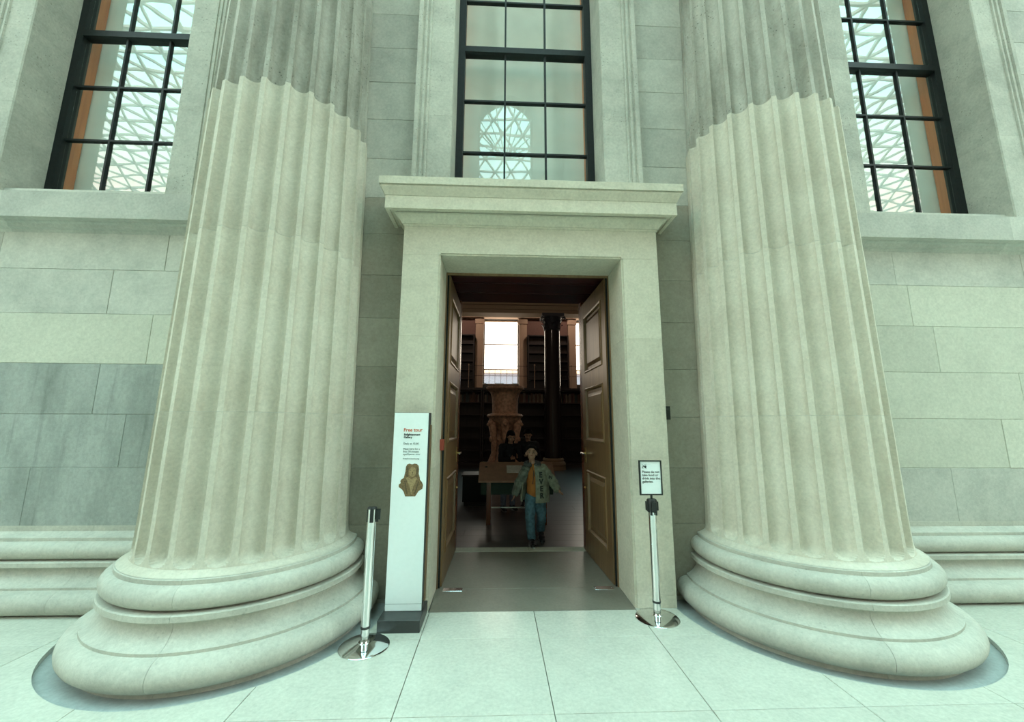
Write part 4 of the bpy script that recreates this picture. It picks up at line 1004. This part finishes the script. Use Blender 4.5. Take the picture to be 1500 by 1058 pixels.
ic.prism([(-0.050, 1.228), (-0.036, 1.228), (-0.033, 1.250), (-0.053, 1.250)], 'y', -0.0058, -0.0046)
ic.tube([(-0.074, -0.0052, 1.262), (-0.034, -0.0052, 1.225)], 0.0016, 6)
ic.tube([(-0.070, -0.0052, 1.228), (-0.052, -0.0052, 1.262)], 0.0014, 6)
ic.tube([(-0.044, -0.0052, 1.25), (-0.036, -0.0052, 1.266)], 0.0012, 6)
for i in range(10):
    a, c = 2*PI*i/10*0.8, 2*PI*(i+1)/10*0.8
    ic.tube([(-0.064+0.009*math.cos(a), -0.0052, 1.236+0.008*math.sin(a)), (-0.064+0.009*math.cos(c), -0.0052, 1.236+0.008*math.sin(c))], 0.0012, 5)
ic.build('pictogram', 'ink_black', s2)

# tall white sign panel on a dark plinth
sx_, sy_ = -1.085, -0.20
s3 = empty('sign_totem', (sx_, sy_, 0.0), 0.0, local=True); tag(s3, 'tall white tour sign with a brown bust on a dark plinth, left of the doorway', 'sign')
MB().tbox(-0.165, 0.165, -0.165, 0.19, 0.0, 0.092, 0.003).build('plinth', 'plinth_dark', s3)
MB().box(-0.152, 0.155, 0.0, 0.085, 0.092, 1.707).build('side_case', 'plinth_dark', s3)
MB().box(0.1555, 0.163, 0.03, 0.09, 0.15, 1.60).build('edge_strip', 'frame_wood', s3)
pn = MB().box(-0.150, 0.146, -0.010, -0.0005, 0.096, 1.705).build('panel', 'sign_white', s3)
MB().box(-0.150, 0.146, -0.0108, -0.0098, 0.146, 0.149).build('panel_seam', 'sign_seam', pn)
ZT = 1.705
lettering('lettering', 'Free tour', 0.042, (-0.066, -0.0115, ZT-0.163), 'ink_orange', pn, bold=0.0006)
lettering('lettering', 'Enlightenment\nGallery', 0.0245, (-0.062, -0.0115, ZT-0.197), 'ink_black', pn, bold=0.0008, spacing=0.95)
lettering('lettering', 'Daily at 15.00', 0.0235, (-0.062, -0.0115, ZT-0.274), 'ink_grey', pn)
lettering('lettering', 'Meet here for a\nfree 30-minute\neyeOpener tour', 0.0225, (-0.062, -0.0115, ZT-0.320), 'ink_grey', pn, spacing=0.98)
lettering('lettering', 'britishmuseum.org', 0.0185, (-0.062, -0.0115, ZT-0.400), 'ink_grey', pn)
# printed bust: flat shapes on the panel
def flat(pts, y, nm, mt, par, c=(0.0, 1.10), s=1.0):
    return MB().prism([(c[0]+p[0]*s, c[1]+p[1]*s) for p in pts], 'y', y-0.0006, y).build(nm, mt, par)
def ell(cx_, cz_, rx, rz, n_=20): return [(cx_+rx*math.cos(2*PI*i/n_), cz_+rz*math.sin(2*PI*i/n_)) for i in range(n_)]
out_ = [(-0.045, -0.150), (0.040, -0.150), (0.055, -0.125), (0.068, -0.105), (0.098, -0.088), (0.103, -0.055), (0.092, -0.030), (0.075, -0.012), (0.072, 0.010), (0.062, 0.040), (0.064, 0.075), (0.058, 0.105),
        (0.044, 0.120), (0.022, 0.124), (0.008, 0.118), (-0.004, 0.118), (-0.020, 0.124), (-0.040, 0.116), (-0.050, 0.095), (-0.052, 0.060), (-0.058, 0.030), (-0.064, 0.004), (-0.085, -0.010), (-0.092, -0.022), (-0.088, -0.040), (-0.104, -0.052), (-0.104, -0.072), (-0.075, -0.092), (-0.060, -0.112)]
bu = flat(out_, -0.0106, 'printed_bust', 'bust_brown', pn, (0.018, 1.145))
flat(ell(0.008, 0.055, 0.030, 0.043), -0.0113, 'face', 'bust_light', bu, (0.018, 1.145))
flat([(-0.045, 0.0), (-0.030, 0.012), (0.005, -0.01), (0.035, 0.012), (0.05, 0.0), (0.02, -0.07), (0.005, -0.14), (-0.01, -0.07)], -0.0113, 'coat', 'bust_light', bu, (0.018, 1.145))
for pts in ([(-0.060, -0.02), (-0.05, -0.02), (-0.025, -0.13), (-0.038, -0.13)], [(0.060, -0.02), (0.07, -0.03), (0.040, -0.13), (0.03, -0.13)], [(-0.042, 0.10), (-0.026, 0.10), (-0.030, 0.01), (-0.044, 0.02)], [(0.046, 0.10), (0.055, 0.09), (0.052, 0.02), (0.042, 0.01)],
            [(-0.008, 0.062), (-0.018, 0.066), (-0.008, 0.070)], [(0.016, 0.070), (0.026, 0.066), (0.016, 0.062)], [(-0.004, 0.028), (0.008, 0.031), (0.018, 0.028), (0.008, 0.025)], [(0.004, 0.04), (0.009, 0.06), (0.014, 0.04)]):
    flat(pts, -0.0117, 'shade', 'bust_dark', bu, (0.018, 1.145))

# ------------------------------------------------------------------ small fittings
r_ = empty('call_point', (-0.90, 0.42, 1.36)); tag(r_, 'small red call point on the left door reveal', 'call point')
MB().box(-0.914, -0.878, 0.385, 0.468, 1.345, 1.455).build('box', 'red_plastic', r_); MB().box(-0.905, -0.885, 0.3835, 0.385, 1.37, 1.43).build('face_plate', 'red_plastic', r_)
r_ = empty('card_reader', (1.40, 0.23, 1.665)); tag(r_, 'small black card reader on the wall right of the door surround', 'card reader')
MB().box(1.375, 1.43, 0.222, 0.247, 1.665, 1.80).build('case', 'black_plastic', r_); MB().box(1.385, 1.42, 0.2205, 0.222, 1.76, 1.785).build('window', 'plinth_dark', r_)
for s_, w in ((-1, 'left'), (1, 'right')):
    r_ = empty('floor_plate', (s_*0.76, 0.45, 0.0)); tag(r_, 'steel floor plate at the foot of the %s door leaf' % w, 'plate')
    x0, x1 = sorted((s_*0.845, s_*0.655)); MB().tbox(x0, x1, 0.405, 0.485, 0.0, 0.006, 0.002).build('plate', 'steel', r_)
    for x in (x0+0.015, x1-0.015): MB().lathe([(0.005, 0.006), (0.004, 0.0075), (0.0, 0.0075)], x, 0.445, n=10).build('screw', 'chrome', r_)
for o in bpy.data.objects:
    if '_local' in o: del o['_local']
